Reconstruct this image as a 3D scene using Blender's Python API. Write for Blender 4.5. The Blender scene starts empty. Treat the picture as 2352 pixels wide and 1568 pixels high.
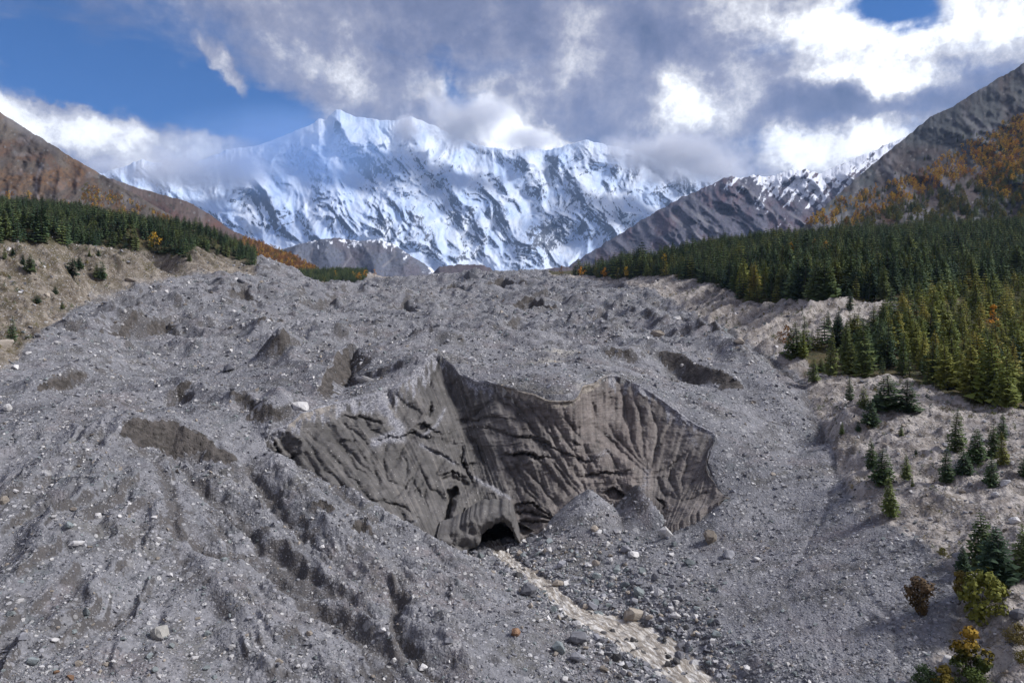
import bpy, bmesh, math, random
import numpy as np
from math import radians
from mathutils import Vector

random.seed(7)
RNG = np.random.default_rng(11)
SC = bpy.context.scene
COL = SC.collection

# ------------------------------------------------------------------ camera, sky, sun, exposure
F, CX, CY, H = 1600.0, 1176.0, 784.0, 45.0     # focal length and centre in a 2352 x 1568 frame; camera height in metres
cam_data = bpy.data.cameras.new('camera')
cam_data.sensor_width = 36.0
cam_data.lens = 36.0 * F / 2352.0
cam_data.clip_start = 1.0
cam_data.clip_end = 60000.0
cam = bpy.data.objects.new('camera', cam_data)
COL.objects.link(cam)
cam.location = (0, 0, H)
cam.rotation_euler = (radians(90), 0, 0)
SC.camera = cam

SUN_EL, SUN_AZ = 42.0, 92.0                    # azimuth clockwise from +Y (straight ahead), to the right
sun_data = bpy.data.lights.new('sun', 'SUN')
sun_data.energy = 2.7
sun_data.angle = radians(15)
sun_data.color = (0.99, 0.985, 1.0)
sun = bpy.data.objects.new('sun', sun_data)
COL.objects.link(sun)
_sd = Vector((math.sin(radians(SUN_AZ)) * math.cos(radians(SUN_EL)), math.cos(radians(SUN_AZ)) * math.cos(radians(SUN_EL)), math.sin(radians(SUN_EL))))
sun.rotation_euler = (-_sd).to_track_quat('-Z', 'Y').to_euler()

SC.view_settings.view_transform = 'Standard'
SC.view_settings.look = 'None'
SC.view_settings.gamma = 1.0
SC.view_settings.use_curve_mapping = False
SC.view_settings.exposure = 0.88
SC.render.engine = 'CYCLES'
SC.cycles.use_denoising = True
SC.cycles.max_bounces = 4
SC.cycles.diffuse_bounces = 2
SC.cycles.glossy_bounces = 1
SC.cycles.transmission_bounces = 1
SC.cycles.volume_bounces = 2
SC.cycles.transparent_max_bounces = 4
SC.cycles.use_adaptive_sampling = True
SC.cycles.adaptive_threshold = 0.02


class NT:
    """small helper round a node tree"""
    def __init__(self, tree):
        self.t = tree
        self.n = tree.nodes
        self.n.clear()

    def node(self, kind, **kw):
        nd = self.n.new(kind)
        for k, v in kw.items():
            setattr(nd, k, v)
        return nd

    def link(self, a, b):
        self.t.links.new(a, b)

    def put(self, sock, val):
        if val is None:
            return
        if hasattr(val, 'is_linked') or isinstance(val, bpy.types.NodeSocket):
            self.link(val, sock)
        else:
            if isinstance(val, (tuple, list)) and sock.type == 'RGBA' and len(val) == 3:
                val = (*val, 1.0)
            sock.default_value = val

    def math(self, op, a, b=None, c=None, clamp=False):
        nd = self.node('ShaderNodeMath', operation=op)
        nd.use_clamp = clamp
        self.put(nd.inputs[0], a)
        self.put(nd.inputs[1], b)
        self.put(nd.inputs[2], c)
        return nd.outputs[0]

    def vmath(self, op, a, b=None, s=None):
        nd = self.node('ShaderNodeVectorMath', operation=op)
        self.put(nd.inputs[0], a)
        if b is not None:
            self.put(nd.inputs[1], b)
        if s is not None:
            self.put(nd.inputs['Scale'], s)
        return nd.outputs['Value'] if op in ('LENGTH', 'DOT_PRODUCT', 'DISTANCE') else nd.outputs[0]

    def noise(self, vec, scale, detail=4.0, rough=0.55, out=0, dist=0.0, lac=2.0):
        nd = self.node('ShaderNodeTexNoise')
        self.put(nd.inputs['Vector'], vec)
        nd.inputs['Scale'].default_value = scale
        nd.inputs['Detail'].default_value = detail
        nd.inputs['Roughness'].default_value = rough
        nd.inputs['Lacunarity'].default_value = lac
        nd.inputs['Distortion'].default_value = dist
        return nd.outputs[out]

    def voro(self, vec, scale, feature='F1', out='Distance', rnd=1.0):
        nd = self.node('ShaderNodeTexVoronoi', feature=feature)
        self.put(nd.inputs['Vector'], vec)
        nd.inputs['Scale'].default_value = scale
        nd.inputs['Randomness'].default_value = rnd
        return nd.outputs[out]

    def mapr(self, x, a, b, c=0.0, d=1.0, smooth=True):
        nd = self.node('ShaderNodeMapRange', interpolation_type='SMOOTHSTEP' if smooth else 'LINEAR')
        self.put(nd.inputs[0], x)
        for i, v in zip((1, 2, 3, 4), (a, b, c, d)):
            self.put(nd.inputs[i], v)
        return nd.outputs[0]

    def mix(self, f, a, b, mode='MIX'):
        nd = self.node('ShaderNodeMix', data_type='RGBA', blend_type=mode)
        self.put(nd.inputs['Factor'], f)
        self.put(nd.inputs[6], a)
        self.put(nd.inputs[7], b)
        return nd.outputs[2]

    def ramp(self, x, stops, interp='LINEAR'):
        nd = self.node('ShaderNodeValToRGB')
        cr = nd.color_ramp
        cr.interpolation = interp
        while len(cr.elements) < len(stops):
            cr.elements.new(0.5)
        for e, (p, c) in zip(cr.elements, stops):
            e.position = p
            e.color = (*c, 1.0)
        self.put(nd.inputs[0], x)
        return nd.outputs[0]

    def attr(self, name, out='Fac'):
        return self.node('ShaderNodeAttribute', attribute_name=name).outputs[out]

    def rand(self):
        return self.node('ShaderNodeObjectInfo').outputs['Random']

    def pos(self):
        return self.node('ShaderNodeNewGeometry').outputs['Position']

    def scale(self, v, xyz):
        return self.vmath('MULTIPLY', v, xyz)

    def bump(self, h, dist, strength=1.0, normal=None):
        nd = self.node('ShaderNodeBump')
        nd.inputs['Strength'].default_value = strength
        nd.inputs['Distance'].default_value = dist
        self.put(nd.inputs['Height'], h)
        if normal is not None:
            self.link(normal, nd.inputs['Normal'])
        return nd.outputs[0]

    def out(self, col, rough=0.9, normal=None, spec=0.2, **kw):
        b = self.node('ShaderNodeBsdfPrincipled')
        self.put(b.inputs['Base Color'], col)
        self.put(b.inputs['Roughness'], rough)
        b.inputs['Specular IOR Level'].default_value = spec
        if normal is not None:
            self.link(normal, b.inputs['Normal'])
        for k, v in kw.items():
            self.put(b.inputs[k], v)
        o = self.node('ShaderNodeOutputMaterial')
        self.link(b.outputs[0], o.inputs[0])
        return b


def ray_dir(u, v):
    d = Vector(((u - CX) / F, 1.0, (CY - v) / F))
    return d.normalized()


def build_world():
    w = bpy.data.worlds.new('World')
    SC.world = w
    w.use_nodes = True
    t = NT(w.node_tree)
    d = t.node('ShaderNodeTexCoord').outputs['Generated']
    sky = t.node('ShaderNodeTexSky', sky_type='NISHITA')
    sky.sun_disc = False
    sky.sun_elevation = radians(SUN_EL)
    sky.sun_rotation = radians(SUN_AZ)
    sky.altitude = 3400
    sky.air_density = 1.0
    sky.dust_density = 0.15
    sky.ozone_density = 3.0
    hs = t.node('ShaderNodeHueSaturation')
    hs.inputs['Saturation'].default_value = 1.35
    hs.inputs['Value'].default_value = 0.60
    t.link(t.vmath('MULTIPLY', sky.outputs[0], (0.34, 0.74, 1.14)), hs.inputs['Color'])
    # warped direction gives the cloud edges their ragged outline
    w1 = t.vmath('SUBTRACT', t.noise(d, 5.0, 6, 0.6, out=1), (0.5, 0.5, 0.5))
    w2 = t.vmath('SUBTRACT', t.noise(d, 17.0, 5, 0.62, out=1), (0.5, 0.5, 0.5))
    dw = t.vmath('ADD', d, t.vmath('SCALE', w1, s=0.10))
    dw = t.vmath('ADD', dw, t.vmath('SCALE', w2, s=0.055))

    def blob(u, v, ru, rv, ang, inner=0.15):
        c = ray_dir(u, v)
        mp = t.node('ShaderNodeMapping', vector_type='TEXTURE')
        mp.inputs['Location'].default_value = c
        mp.inputs['Rotation'].default_value = (0, radians(ang), 0)
        mp.inputs['Scale'].default_value = (ru / F, 0.5, rv / F)
        t.link(dw, mp.inputs['Vector'])
        return t.mapr(t.vmath('LENGTH', mp.outputs[0]), inner, 1.0, 1.0, 0.0)

    # streaky veil, running down to the right as the high cloud does
    rot = t.node('ShaderNodeMapping', vector_type='POINT')
    rot.inputs['Rotation'].default_value = (0, radians(24), 0)
    rot.inputs['Scale'].default_value = (1.3, 1.3, 6.0)
    t.link(d, rot.inputs['Vector'])
    veil = t.noise(rot.outputs[0], 2.6, 6, 0.62, dist=0.4)
    cum = t.noise(d, 4.2, 8, 0.6, dist=0.5)
    fine = t.noise(d, 11.0, 8, 0.68, dist=0.15)
    bil = t.math('ABSOLUTE', t.math('SUBTRACT', t.noise(d, 9.0, 7, 0.6), 0.5))

    # clear gaps: (u, v, ru, rv, angle, amount)
    gaps = [(340, 240, 560, 130, 14, 0.95), (600, 280, 230, 80, 12, 0.8), (100, 90, 760, 300, 24, 0.62), (380, 40, 480, 200, 30, 0.35),
            (2048, 28, 105, 62, 0, 1.3), (1065, 215, 60, 40, 20, 0.7), (2115, 268, 40, 24, 0, 0.6), (1010, 130, 60, 30, 20, 0.35)]
    cover = t.math('ADD', 1.12, t.math('MULTIPLY', t.math('SUBTRACT', veil, 0.5), 2.5))
    for u, v, ru, rv, a, am in gaps:
        cover = t.math('SUBTRACT', cover, t.math('MULTIPLY', blob(u, v, ru, rv, a, 0.0 if ru > 200 else 0.2), am))
    # clouds that stand in the gap
    for u, v, ru, rv, a, am in [(520, 185, 34, 85, -28, 1.0), (60, 275, 170, 70, 12, 1.3), (300, 352, 430, 80, 6, 1.4), (500, 320, 140, 42, 8, 0.8), (160, 245, 60, 22, 5, 0.6)]:
        cover = t.math('ADD', cover, t.math('MULTIPLY', blob(u, v, ru, rv, a), am))
    cover = t.math('ADD', cover, t.math('MULTIPLY', t.math('SUBTRACT', fine, 0.5), 0.75))
    cover = t.mapr(cover, 0.0, 1.08)

    # brightness of the cloud itself: thin or sunlit against thick
    br = t.math('ADD', 0.36, t.math('MULTIPLY', t.math('SUBTRACT', cum, 0.5), 0.55))
    lights = [(60, 275, 230, 90, 10, 0.34), (330, 335, 460, 70, 6, 0.26), (520, 190, 40, 90, -28, 0.22), (1080, 265, 210, 85, 24, 0.40), (1220, 315, 150, 45, 5, 0.45),
              (760, 175, 160, 50, 16, 0.16), (1850, 50, 330, 120, -4, 0.42), (1960, 120, 160, 90, 0, 0.34), (1570, 275, 110, 80, 35, 0.42), (1690, 250, 70, 80, 30, 0.25),
              (1850, 345, 170, 62, -6, 0.5), (2070, 290, 110, 55, -10, 0.5), (2290, 40, 220, 110, 0, 0.48), (1960, 195, 220, 40, 4, 0.4), (1420, 110, 120, 100, 30, 0.14)]
    for u, v, ru, rv, a, am in lights:
        br = t.math('ADD', br, t.math('MULTIPLY', blob(u, v, ru, rv, a, 0.05), am))
    for u, v, ru, rv, a, am in [(1640, 120, 300, 75, 8, 0.30), (1400, 330, 230, 70, 28, 0.16), (1850, 250, 260, 70, 6, 0.30), (2250, 190, 190, 90, -12, 0.20), (1080, 60, 400, 90, 12, 0.08), (950, 120, 160, 60, 25, 0.10)]:
        br = t.math('SUBTRACT', br, t.math('MULTIPLY', blob(u, v, ru, rv, a, 0.05), am))
    br = t.math('ADD', br, t.math('MULTIPLY', t.math('SUBTRACT', fine, 0.5), 0.95))
    lump = t.mapr(br, 0.34, 0.72, 0.35, 1.0)
    br = t.math('ADD', br, t.math('MULTIPLY', t.math('MULTIPLY', t.math('SUBTRACT', 0.09, bil), 1.9), lump))
    bil2 = t.math('ABSOLUTE', t.math('SUBTRACT', t.noise(dw, 24.0, 5, 0.62), 0.5))
    br = t.math('ADD', br, t.math('MULTIPLY', t.math('MULTIPLY', t.math('SUBTRACT', 0.09, bil2), 0.9), lump))
    br = t.math('ADD', 0.42, t.math('MULTIPLY', t.math('SUBTRACT', br, 0.42), 1.15))
    ccol = t.ramp(br, [(0.0, (0.07, 0.085, 0.15)), (0.26, (0.145, 0.155, 0.235)), (0.46, (0.265, 0.265, 0.33)), (0.68, (0.55, 0.54, 0.56)), (0.9, (0.90, 0.90, 0.90))])
    K = 0.09
    # ramp colours are display radiance; divide by the background strength
    cl = t.vmath('SCALE', ccol, s=0.76 / K)
    boost = t.mapr(br, 0.75, 1.2, 0.95, 1.3)
    cl = t.vmath('SCALE', cl, s=boost)
    col = t.mix(cover, hs.outputs[0], cl)
    bg = t.node('ShaderNodeBackground')
    bg.inputs['Strength'].default_value = K
    t.link(col, bg.inputs['Color'])
    o = t.node('ShaderNodeOutputWorld')
    t.link(bg.outputs[0], o.inputs[0])
    w.cycles.sampling_method = 'MANUAL'
    w.cycles.sample_map_resolution = 256


build_world()

# ------------------------------------------------------------------ numeric helpers
_G = np.random.default_rng(5)
_ANG = _G.uniform(0, 2 * np.pi, 4096)
_GX, _GY = np.cos(_ANG).astype(np.float32), np.sin(_ANG).astype(np.float32)
_PERM = _G.permutation(4096).astype(np.int64)


def perlin(x, y, seed=0):
    x = np.asarray(x, np.float64) + seed * 37.17
    y = np.asarray(y, np.float64) - seed * 91.73
    ix, iy = np.floor(x).astype(np.int64), np.floor(y).astype(np.int64)
    fx, fy = (x - ix).astype(np.float32), (y - iy).astype(np.float32)
    ux, uy = fx * fx * fx * (fx * (fx * 6 - 15) + 10), fy * fy * fy * (fy * (fy * 6 - 15) + 10)
    a0, a1 = _PERM[ix & 4095], _PERM[(ix + 1) & 4095]
    y0, y1 = iy & 4095, (iy + 1) & 4095

    def g(a, yy, dx, dy):
        h = _PERM[(a + yy) & 4095]
        return _GX[h] * dx + _GY[h] * dy
    n00, n10 = g(a0, y0, fx, fy), g(a1, y0, fx - 1, fy)
    n01, n11 = g(a0, y1, fx, fy - 1), g(a1, y1, fx - 1, fy - 1)
    n0, n1 = n00 + ux * (n10 - n00), n01 + ux * (n11 - n01)
    return (n0 + uy * (n1 - n0)) * 1.5


def fbm(x, y, octv=4, gain=0.5, seed=0):
    s, a, f = 0, 1.0, 1.0
    for i in range(octv):
        s = s + a * perlin(x * f, y * f, seed + i * 3)
        a *= gain
        f *= 2.03
    return s


def ridged(x, y, octv=4, gain=0.5, seed=0):
    s, a, f, w = 0, 1.0, 1.0, 1.0
    for i in range(octv):
        n = 1 - np.abs(perlin(x * f, y * f, seed + i * 3))
        n = n * n * w
        w = np.clip(n * 1.6, 0, 1)
        s = s + a * n
        a *= gain
        f *= 2.07
    return s


def sstep(a, b, x):
    t = np.clip((x - a) / (b - a), 0, 1)
    return t * t * (3 - 2 * t)


def in_poly(px, py, poly):
    inside = np.zeros(px.shape, bool)
    n = len(poly)
    for i in range(n):
        x0, y0 = poly[i]
        x1, y1 = poly[(i + 1) % n]
        if y0 == y1:
            continue
        c = ((y0 > py) != (y1 > py)) & (px < (x1 - x0) * (py - y0) / (y1 - y0) + x0)
        inside ^= c
    return inside


def poly_dist(px, py, pts):
    """distance to a polyline, the parameter along it (0..1) and the signed side (positive: left of travel)"""
    pts = np.asarray(pts, float)
    seg = np.hypot(*(pts[1:] - pts[:-1]).T)
    cum = np.concatenate([[0], np.cumsum(seg)])
    best = np.full(px.shape, 1e9)
    par = np.zeros(px.shape)
    side = np.zeros(px.shape)
    for i in range(len(pts) - 1):
        a, b = pts[i], pts[i + 1]
        ab = b - a
        L2 = max(ab @ ab, 1e-9)
        t = np.clip(((px - a[0]) * ab[0] + (py - a[1]) * ab[1]) / L2, 0, 1)
        dx, dy = px - (a[0] + t * ab[0]), py - (a[1] + t * ab[1])
        d = np.hypot(dx, dy)
        m = d < best
        best = np.where(m, d, best)
        par = np.where(m, (cum[i] + t * seg[i]) / cum[-1], par)
        side = np.where(m, np.sign(ab[0] * dy - ab[1] * dx), side)
    return best, par, side


def unproj(u, v, Y):
    return np.stack([(u - CX) / F * Y, Y * np.ones_like(u), H + (CY - v) / F * Y], -1)


# zoomed-crop coordinates -> frame coordinates, for the survey points noted from enlarged views
def zc(ox, oy, sc):
    return lambda x, y: ((ox + x / sc) * 0.9224, (oy + y / sc) * 0.9224)


Z5, Z6 = zc(650, 850, 2.7514), zc(1250, 880, 2.903)
ZR, ZL, ZF, ZB = zc(1850, 750, 1.65), zc(0, 600, 2.6133), zc(0, 1100, 2.6133), zc(900, 1200, 2.352)

# ------------------------------------------------------------------ terrain survey points (u, v, distance)
CLIFF = [  # rim (u, v, Y), foot (u, v, Y)
    ((608, 1034, 147), (626, 1084, 144)), ((632, 1004, 149), (750, 1140, 138)), ((665, 975, 152), (850, 1190, 134)), ((740, 928, 160), (950, 1240, 132)),
    ((800, 910, 165), (1000, 1265, 133)), ((862, 898, 169), (1035, 1282, 136)), ((925, 868, 175), (1075, 1284, 141)), ((965, 830, 182), (1105, 1276, 145)),
    ((1000, 806, 188), (1135, 1266, 148)), ((1030, 830, 186), (1165, 1256, 149)), ((1060, 856, 182), (1195, 1246, 150)), ((1150, 885, 176), (1255, 1212, 151)),
    ((1215, 903, 173), (1295, 1195, 153)), ((1270, 917, 170), (1335, 1168, 156)), ((1325, 910, 171), (1365, 1160, 158)), ((1345, 882, 177), (1405, 1165, 157)),
    ((1410, 858, 186), (1445, 1172, 155)), ((1480, 890, 183), (1475, 1190, 150)), ((1550, 935, 177), (1505, 1212, 147)), ((1600, 965, 171), (1525, 1216, 145)),
    ((1642, 992, 166), (1548, 1205, 144)), ((1622, 1058, 158), (1590, 1182, 145)), ((1640, 1100, 152), (1625, 1164, 146)), ((1664, 1140, 147), (1660, 1148, 145.5))]
CTRL = [
    (0, 1568, 70), (300, 1568, 74), (600, 1568, 80), (1000, 1568, 86), (1300, 1560, 91), (1600, 1568, 92), (1900, 1568, 88), (2200, 1568, 83), (2352, 1568, 79),
    (-500, 1568, 64), (-500, 1250, 90), (-500, 1000, 125), (2900, 1568, 68), (2900, 1200, 98), (2900, 950, 140), (2900, 800, 260), (2900, 600, 480), (2900, 480, 700),
    (0, 1400, 84), (300, 1400, 88), (600, 1400, 94), (900, 1420, 99), (1200, 1450, 100), (1470, 1450, 108), (1330, 1370, 121), (1200, 1303, 134), (1140, 1262, 146),
    (0, 1250, 97), (200, 1250, 99), (400, 1250, 105), (600, 1250, 112), (800, 1300, 112), (1000, 1330, 114), (1100, 1350, 115), (250, 1100, 115), (450, 1120, 124), (620, 1130, 131),
    (0, 1120, 113), (0, 1000, 138), (150, 1000, 138), (300, 984, 137), (420, 1010, 141), (530, 1040, 143), (570, 1030, 146), (600, 1060, 141), (720, 1115, 134), (800, 1150, 130), (900, 1205, 127), (1000, 1256, 126), (1060, 1284, 128),
    (1500, 1300, 127), (1650, 1300, 124), (1800, 1300, 119), (1750, 1205, 138), (1850, 1195, 136), (1600, 1240, 137), (1400, 1235, 141), (1250, 1235, 143), (1700, 1450, 103), (1900, 1400, 102), (2100, 1400, 97), (2050, 1250, 114), (2180, 1310, 104),
    (2352, 1400, 88), (2352, 1250, 105), (2250, 1300, 103), (2200, 1200, 116), (2352, 1100, 125), (2000, 1130, 134), (2050, 1050, 146), (2200, 1000, 148), (2352, 960, 152), (2352, 935, 165), (2352, 890, 215), (2352, 800, 300), (2352, 700, 400), (2352, 610, 520), (2352, 550, 650),
    (2150, 890, 182), (2000, 925, 176), (1930, 945, 172), (1905, 880, 205), (2050, 835, 225), (2100, 765, 290), (2000, 800, 255), (1900, 765, 278), (1850, 805, 258), (1830, 730, 320), (1830, 692, 345), (2000, 697, 335), (2100, 695, 335), (2000, 640, 420), (2000, 580, 560), (1760, 700, 380),
    (1690, 668, 425), (1700, 610, 540), (1700, 575, 680), (1850, 605, 520), (1590, 640, 540), (1550, 632, 580), (1500, 610, 700), (1450, 618, 760), (1270, 628, 1000), (1350, 632, 950), (1430, 640, 800), (2352, 530, 900), (2000, 560, 900), (1700, 570, 900),
    (1900, 1000, 172), (1860, 930, 195), (1850, 872, 228), (1780, 822, 275), (1700, 778, 335), (1600, 722, 430), (1500, 668, 600), (1430, 657, 700), (1930, 1080, 150), (1950, 1135, 137),
    (1700, 950, 182), (1750, 1050, 160), (1710, 1140, 146), (1500, 830, 225), (1600, 800, 260), (1620, 880, 208), (1450, 765, 300), (1300, 830, 212), (1300, 745, 330), (1100, 775, 280), (1000, 770, 240), (1000, 750, 320), (1150, 840, 210), (1300, 690, 520), (1300, 655, 800), (1150, 628, 1100), (1000, 632, 1150), (1100, 665, 750), (900, 695, 560),
    (900, 666, 950), (750, 672, 880), (600, 660, 780), (600, 695, 480), (750, 745, 340), (600, 785, 280), (700, 855, 210), (850, 805, 240), (800, 870, 195), (690, 930, 172), (500, 870, 200), (450, 950, 163), (300, 900, 180), (300, 805, 260), (420, 725, 360), (330, 662, 470), (450, 648, 600),
    (0, 852, 190), (100, 762, 262), (200, 697, 360), (330, 648, 480), (430, 635, 620), (580, 636, 850), (-400, 960, 160), (-400, 600, 260), (-400, 520, 420), (-400, 480, 800),
    (0, 562, 330), (150, 562, 360), (300, 582, 420), (430, 592, 480), (455, 565, 530), (520, 594, 640), (570, 608, 760), (0, 700, 250), (150, 652, 330), (0, 516, 430), (300, 536, 500), (200, 497, 620), (0, 490, 680), (450, 535, 660), (400, 560, 900),
    (590, 645, 1100), (740, 640, 1200), (860, 630, 1330), (905, 652, 1330), (960, 650, 1500), (1150, 655, 1600), (1350, 650, 1600)]
for Yf, vf in ((2500, 670), (5000, 665), (13000, 655)):
    for uf in (-600, 300, 1176, 2000, 2900):
        CTRL.append((uf, vf, Yf))
for zl, uu in ((17, -500), (12, 300), (3, 1000), (-1.2, 1700), (5, 2300), (12, 2900)):   # under the camera
    CTRL.append((uu, CY + (H - zl) / 50 * F, 50))
for (r, f_) in CLIFF:
    CTRL.append(r)
for i, (r, f_) in enumerate(CLIFF):
    if i >= 6:
        CTRL.append(f_)
C = np.array(CTRL, float)
Cp = np.stack([C[:, 0] / F, np.log(C[:, 2])], -1)
Cv = C[:, 1] / F


def kern(d2):
    return np.sqrt(d2 + 0.012 ** 2)


_A = kern(((Cp[:, None] - Cp[None]) ** 2).sum(-1)) - 0.0015 * np.eye(len(Cp)) * -1
_P = np.concatenate([np.ones((len(Cp), 1)), Cp], 1)
_M = np.block([[_A, _P], [_P.T, np.zeros((3, 3))]])
_W = np.linalg.solve(_M, np.concatenate([Cv, np.zeros(3)]))


def base_v(u, lnY):
    shp = u.shape
    u, l = u.ravel() / F, lnY.ravel()
    out = np.empty(u.shape)
    for s in range(0, len(u), 40000):
        e = slice(s, s + 40000)
        d2 = (u[e, None] - Cp[None, :, 0]) ** 2 + (l[e, None] - Cp[None, :, 1]) ** 2
        out[e] = np.sqrt(d2.astype(np.float32) + np.float32(0.012 ** 2)) @ _W[:-3].astype(np.float64) + _W[-3] + _W[-2] * u[e] + _W[-1] * l[e]
    return (out * F).reshape(shp)


UC = np.concatenate([np.linspace(-900, -70, 60, endpoint=False), np.linspace(-70, 2422, 940), np.linspace(2422, 3250, 61)[1:]])
LR = np.concatenate([np.linspace(math.log(42), math.log(62), 24, endpoint=False), np.linspace(math.log(62), math.log(1500), 600), np.linspace(math.log(1500), math.log(14000), 41)[1:]])
GU, GL = np.meshgrid(UC, LR)
GY = np.exp(GL)
GX = (GU - CX) / F * GY
# the smooth surface is interpolated on a coarser grid, then refined
_uc = np.concatenate([np.linspace(-900, -70, 12, endpoint=False), np.linspace(-70, 2422, 320), np.linspace(2422, 3250, 12)[1:]])
_lc = np.concatenate([np.linspace(math.log(42), math.log(1500), 260), np.linspace(math.log(1500), math.log(14000), 24)[1:]])
_cu, _cl = np.meshgrid(_uc, _lc)
_bv = base_v(_cu, _cl)


def bilin(grid, us, ls, u, l):
    iu = np.clip(np.interp(u, us, np.arange(len(us))), 0, len(us) - 1.001)
    il = np.clip(np.interp(l, ls, np.arange(len(ls))), 0, len(ls) - 1.001)
    a, b = iu.astype(int), il.astype(int)
    fa, fb = iu - a, il - b
    return (grid[b, a] * (1 - fa) + grid[b, a + 1] * fa) * (1 - fb) + (grid[b + 1, a] * (1 - fa) + grid[b + 1, a + 1] * fa) * fb


BV = bilin(_bv, _uc, _lc, GU, GL)
Z0 = H + (CY - BV) / F * GY


def hit0(pts, z=None):
    """where the sight line through a frame point first meets the surface: x, y, z"""
    z = Z0 if z is None else z
    vv = CY - (z - H) / GY * F
    out = []
    for (u, v) in pts:
        iu = np.interp(u, UC, np.arange(len(UC)))
        a = int(min(iu, len(UC) - 2))
        f_ = iu - a
        col = vv[:, a] * (1 - f_) + vv[:, a + 1] * f_
        k = np.nonzero(col <= v)[0]
        if len(k) == 0:
            k = [len(LR) - 1]
        k = max(int(k[0]), 1)
        c0, c1 = col[k - 1], col[k]
        t = 0 if c0 == c1 else np.clip((c0 - v) / (c0 - c1), 0, 1)
        Y = math.exp(LR[k - 1] + t * (LR[k] - LR[k - 1]))
        out.append(((u - CX) / F * Y, Y, H + (CY - v) / F * Y))
    return np.array(out)


# zones, told from the smooth surface
L_BASE = [(-900, 1160), (-400, 985), (-60, 890), (0, 855), (60, 800), (100, 764), (200, 698), (330, 650), (430, 636), (588, 636)]
lb = np.interp(GU, [p[0] for p in L_BASE], [p[1] for p in L_BASE]) + 10 * perlin(GX / 9, GY / 9, 60)
ZONE_L = (GU < 590) & (BV < lb) & (GY > 120) & (GY < 1050)
R_BASE = [(1262, 300), (1262, 636), (1300, 640), (1430, 657), (1500, 669), (1600, 724), (1700, 780), (1780, 824), (1850, 875), (1862, 932), (1905, 1003), (1930, 1070), (1950, 1135), (2020, 1195), (2100, 1250), (2180, 1308), (2205, 1390), (2170, 1470), (2090, 1568), (2000, 1800), (3300, 2600), (3300, 300)]
ZONE_R = in_poly(GU + 10 * perlin(GX / 9, GY / 9, 61), BV + 10 * perlin(GX / 9, GY / 9, 62), R_BASE) & (GY > 60)
L_TOP = [(-900, 540), (0, 560), (150, 562), (300, 580), (430, 594), (455, 570), (520, 596), (588, 612)]
VEG = np.where(ZONE_L, sstep(6, -14, BV - np.interp(GU, [p[0] for p in L_TOP], [p[1] for p in L_TOP])), 0.0)
FOREST_R = [(1262, 632), (1340, 634), (1430, 640), (1500, 634), (1600, 642), (1680, 668), (1700, 695), (1760, 700), (1830, 688), (1960, 690), (2080, 700), (1990, 745), (1900, 790), (1840, 800), (1850, 830), (1900, 870), (1990, 868), (2060, 862), (2150, 892), (2230, 925), (2352, 945), (3300, 960), (3300, 300), (1262, 300)]
VEG = np.maximum(VEG, np.where(ZONE_R & in_poly(GU, BV, FOREST_R), 1.0, 0.0))
FAR = GY > 1080
GLAC = ~(ZONE_L | ZONE_R)

# relief -----------------------------------------------------------
def blur(a, n=6, k=2):
    a = a.astype(float)
    for _ in range(n):
        a = 0.2 * (a + np.roll(a, k, 0) + np.roll(a, -k, 0) + np.roll(a, k, 1) + np.roll(a, -k, 1))
    return a


WL, WR = blur(ZONE_L), blur(ZONE_R)
WG = np.clip(1 - WL - WR, 0, 1)
VEGS = blur(VEG)


def box(p3, pad):
    lo, hi = p3[:, :2].min(0) - pad, p3[:, :2].max(0) + pad
    return np.nonzero((GX > lo[0]) & (GX < hi[0]) & (GY > lo[1]) & (GY < hi[1]))


Z = Z0.copy()
hum = 3.4 * fbm(GX / 62, GY / 62, 2, 0.5, 1) + 2.6 * (ridged(GX / 44 + 0.3 * perlin(GX / 30, GY / 30, 9), GY / 34, 3, 0.5, 20) - 0.9)
med = 1.25 * fbm(GX / 17, GY / 17, 2, 0.5, 5) + 1.0 * (ridged(GX / 13, GY / 12, 2, 0.5, 24) - 0.8)
sml = 0.46 * fbm(GX / 5.2, GY / 5.2, 2, 0.55, 7) + 0.36 * (ridged(GX / 4.0, GY / 3.4, 2, 0.5, 26) - 0.8)
tiny = 0.12 * fbm(GX / 1.5, GY / 1.5, 2, 0.6, 8)
near_fade = sstep(165, 300, GY)                 # the photographed rims and spurs near the camera come from the survey points
g_amp = 0.15 + 0.85 * near_fade
flat_r = sstep(1500, 1720, GU) * sstep(175, 140, GY)         # the gravel flat at the lower right is smooth
calm = (1 - 0.65 * flat_r)
Z += WG * (hum * g_amp * 1.15 + calm * (med * (0.32 + 1.45 * near_fade) + sml * (0.36 + 0.94 * near_fade)) + tiny * 1.3)
far_k = np.clip(GY / 500, 0, 2.2)
Z += np.where((GY > 300) & ~FAR, WG * 3.6 * sstep(300, 500, GY) * far_k * (ridged(GX / 90 + 0.4 * perlin(GX / 60, GY / 60, 34), GY / 110, 4, 0.55, 33) - 0.95), 0)
Z += (1 - WG) * (0.8 * med + 1.5 * sml + 1.6 * tiny) * (1 - 0.5 * VEGS)
# runnels down the moraine walls
run_l = ridged(GX / 30 + GY / 16 + 0.5 * perlin(GX / 40, GY / 40, 3), GY / 160, 3, 0.55, 41) - 0.85
Z += WL * (1 - VEGS) * run_l * 3.6 * sstep(0, 60, lb - BV)
run_r = ridged(GX / 28 - GY / 18 + 0.5 * perlin(GX / 30, GY / 30, 4), GY / 180, 3, 0.55, 43) - 0.85
Z += WR ** 2 * (1 - VEGS) * run_r * 4.0 * sstep(160, 260, GY)
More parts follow.
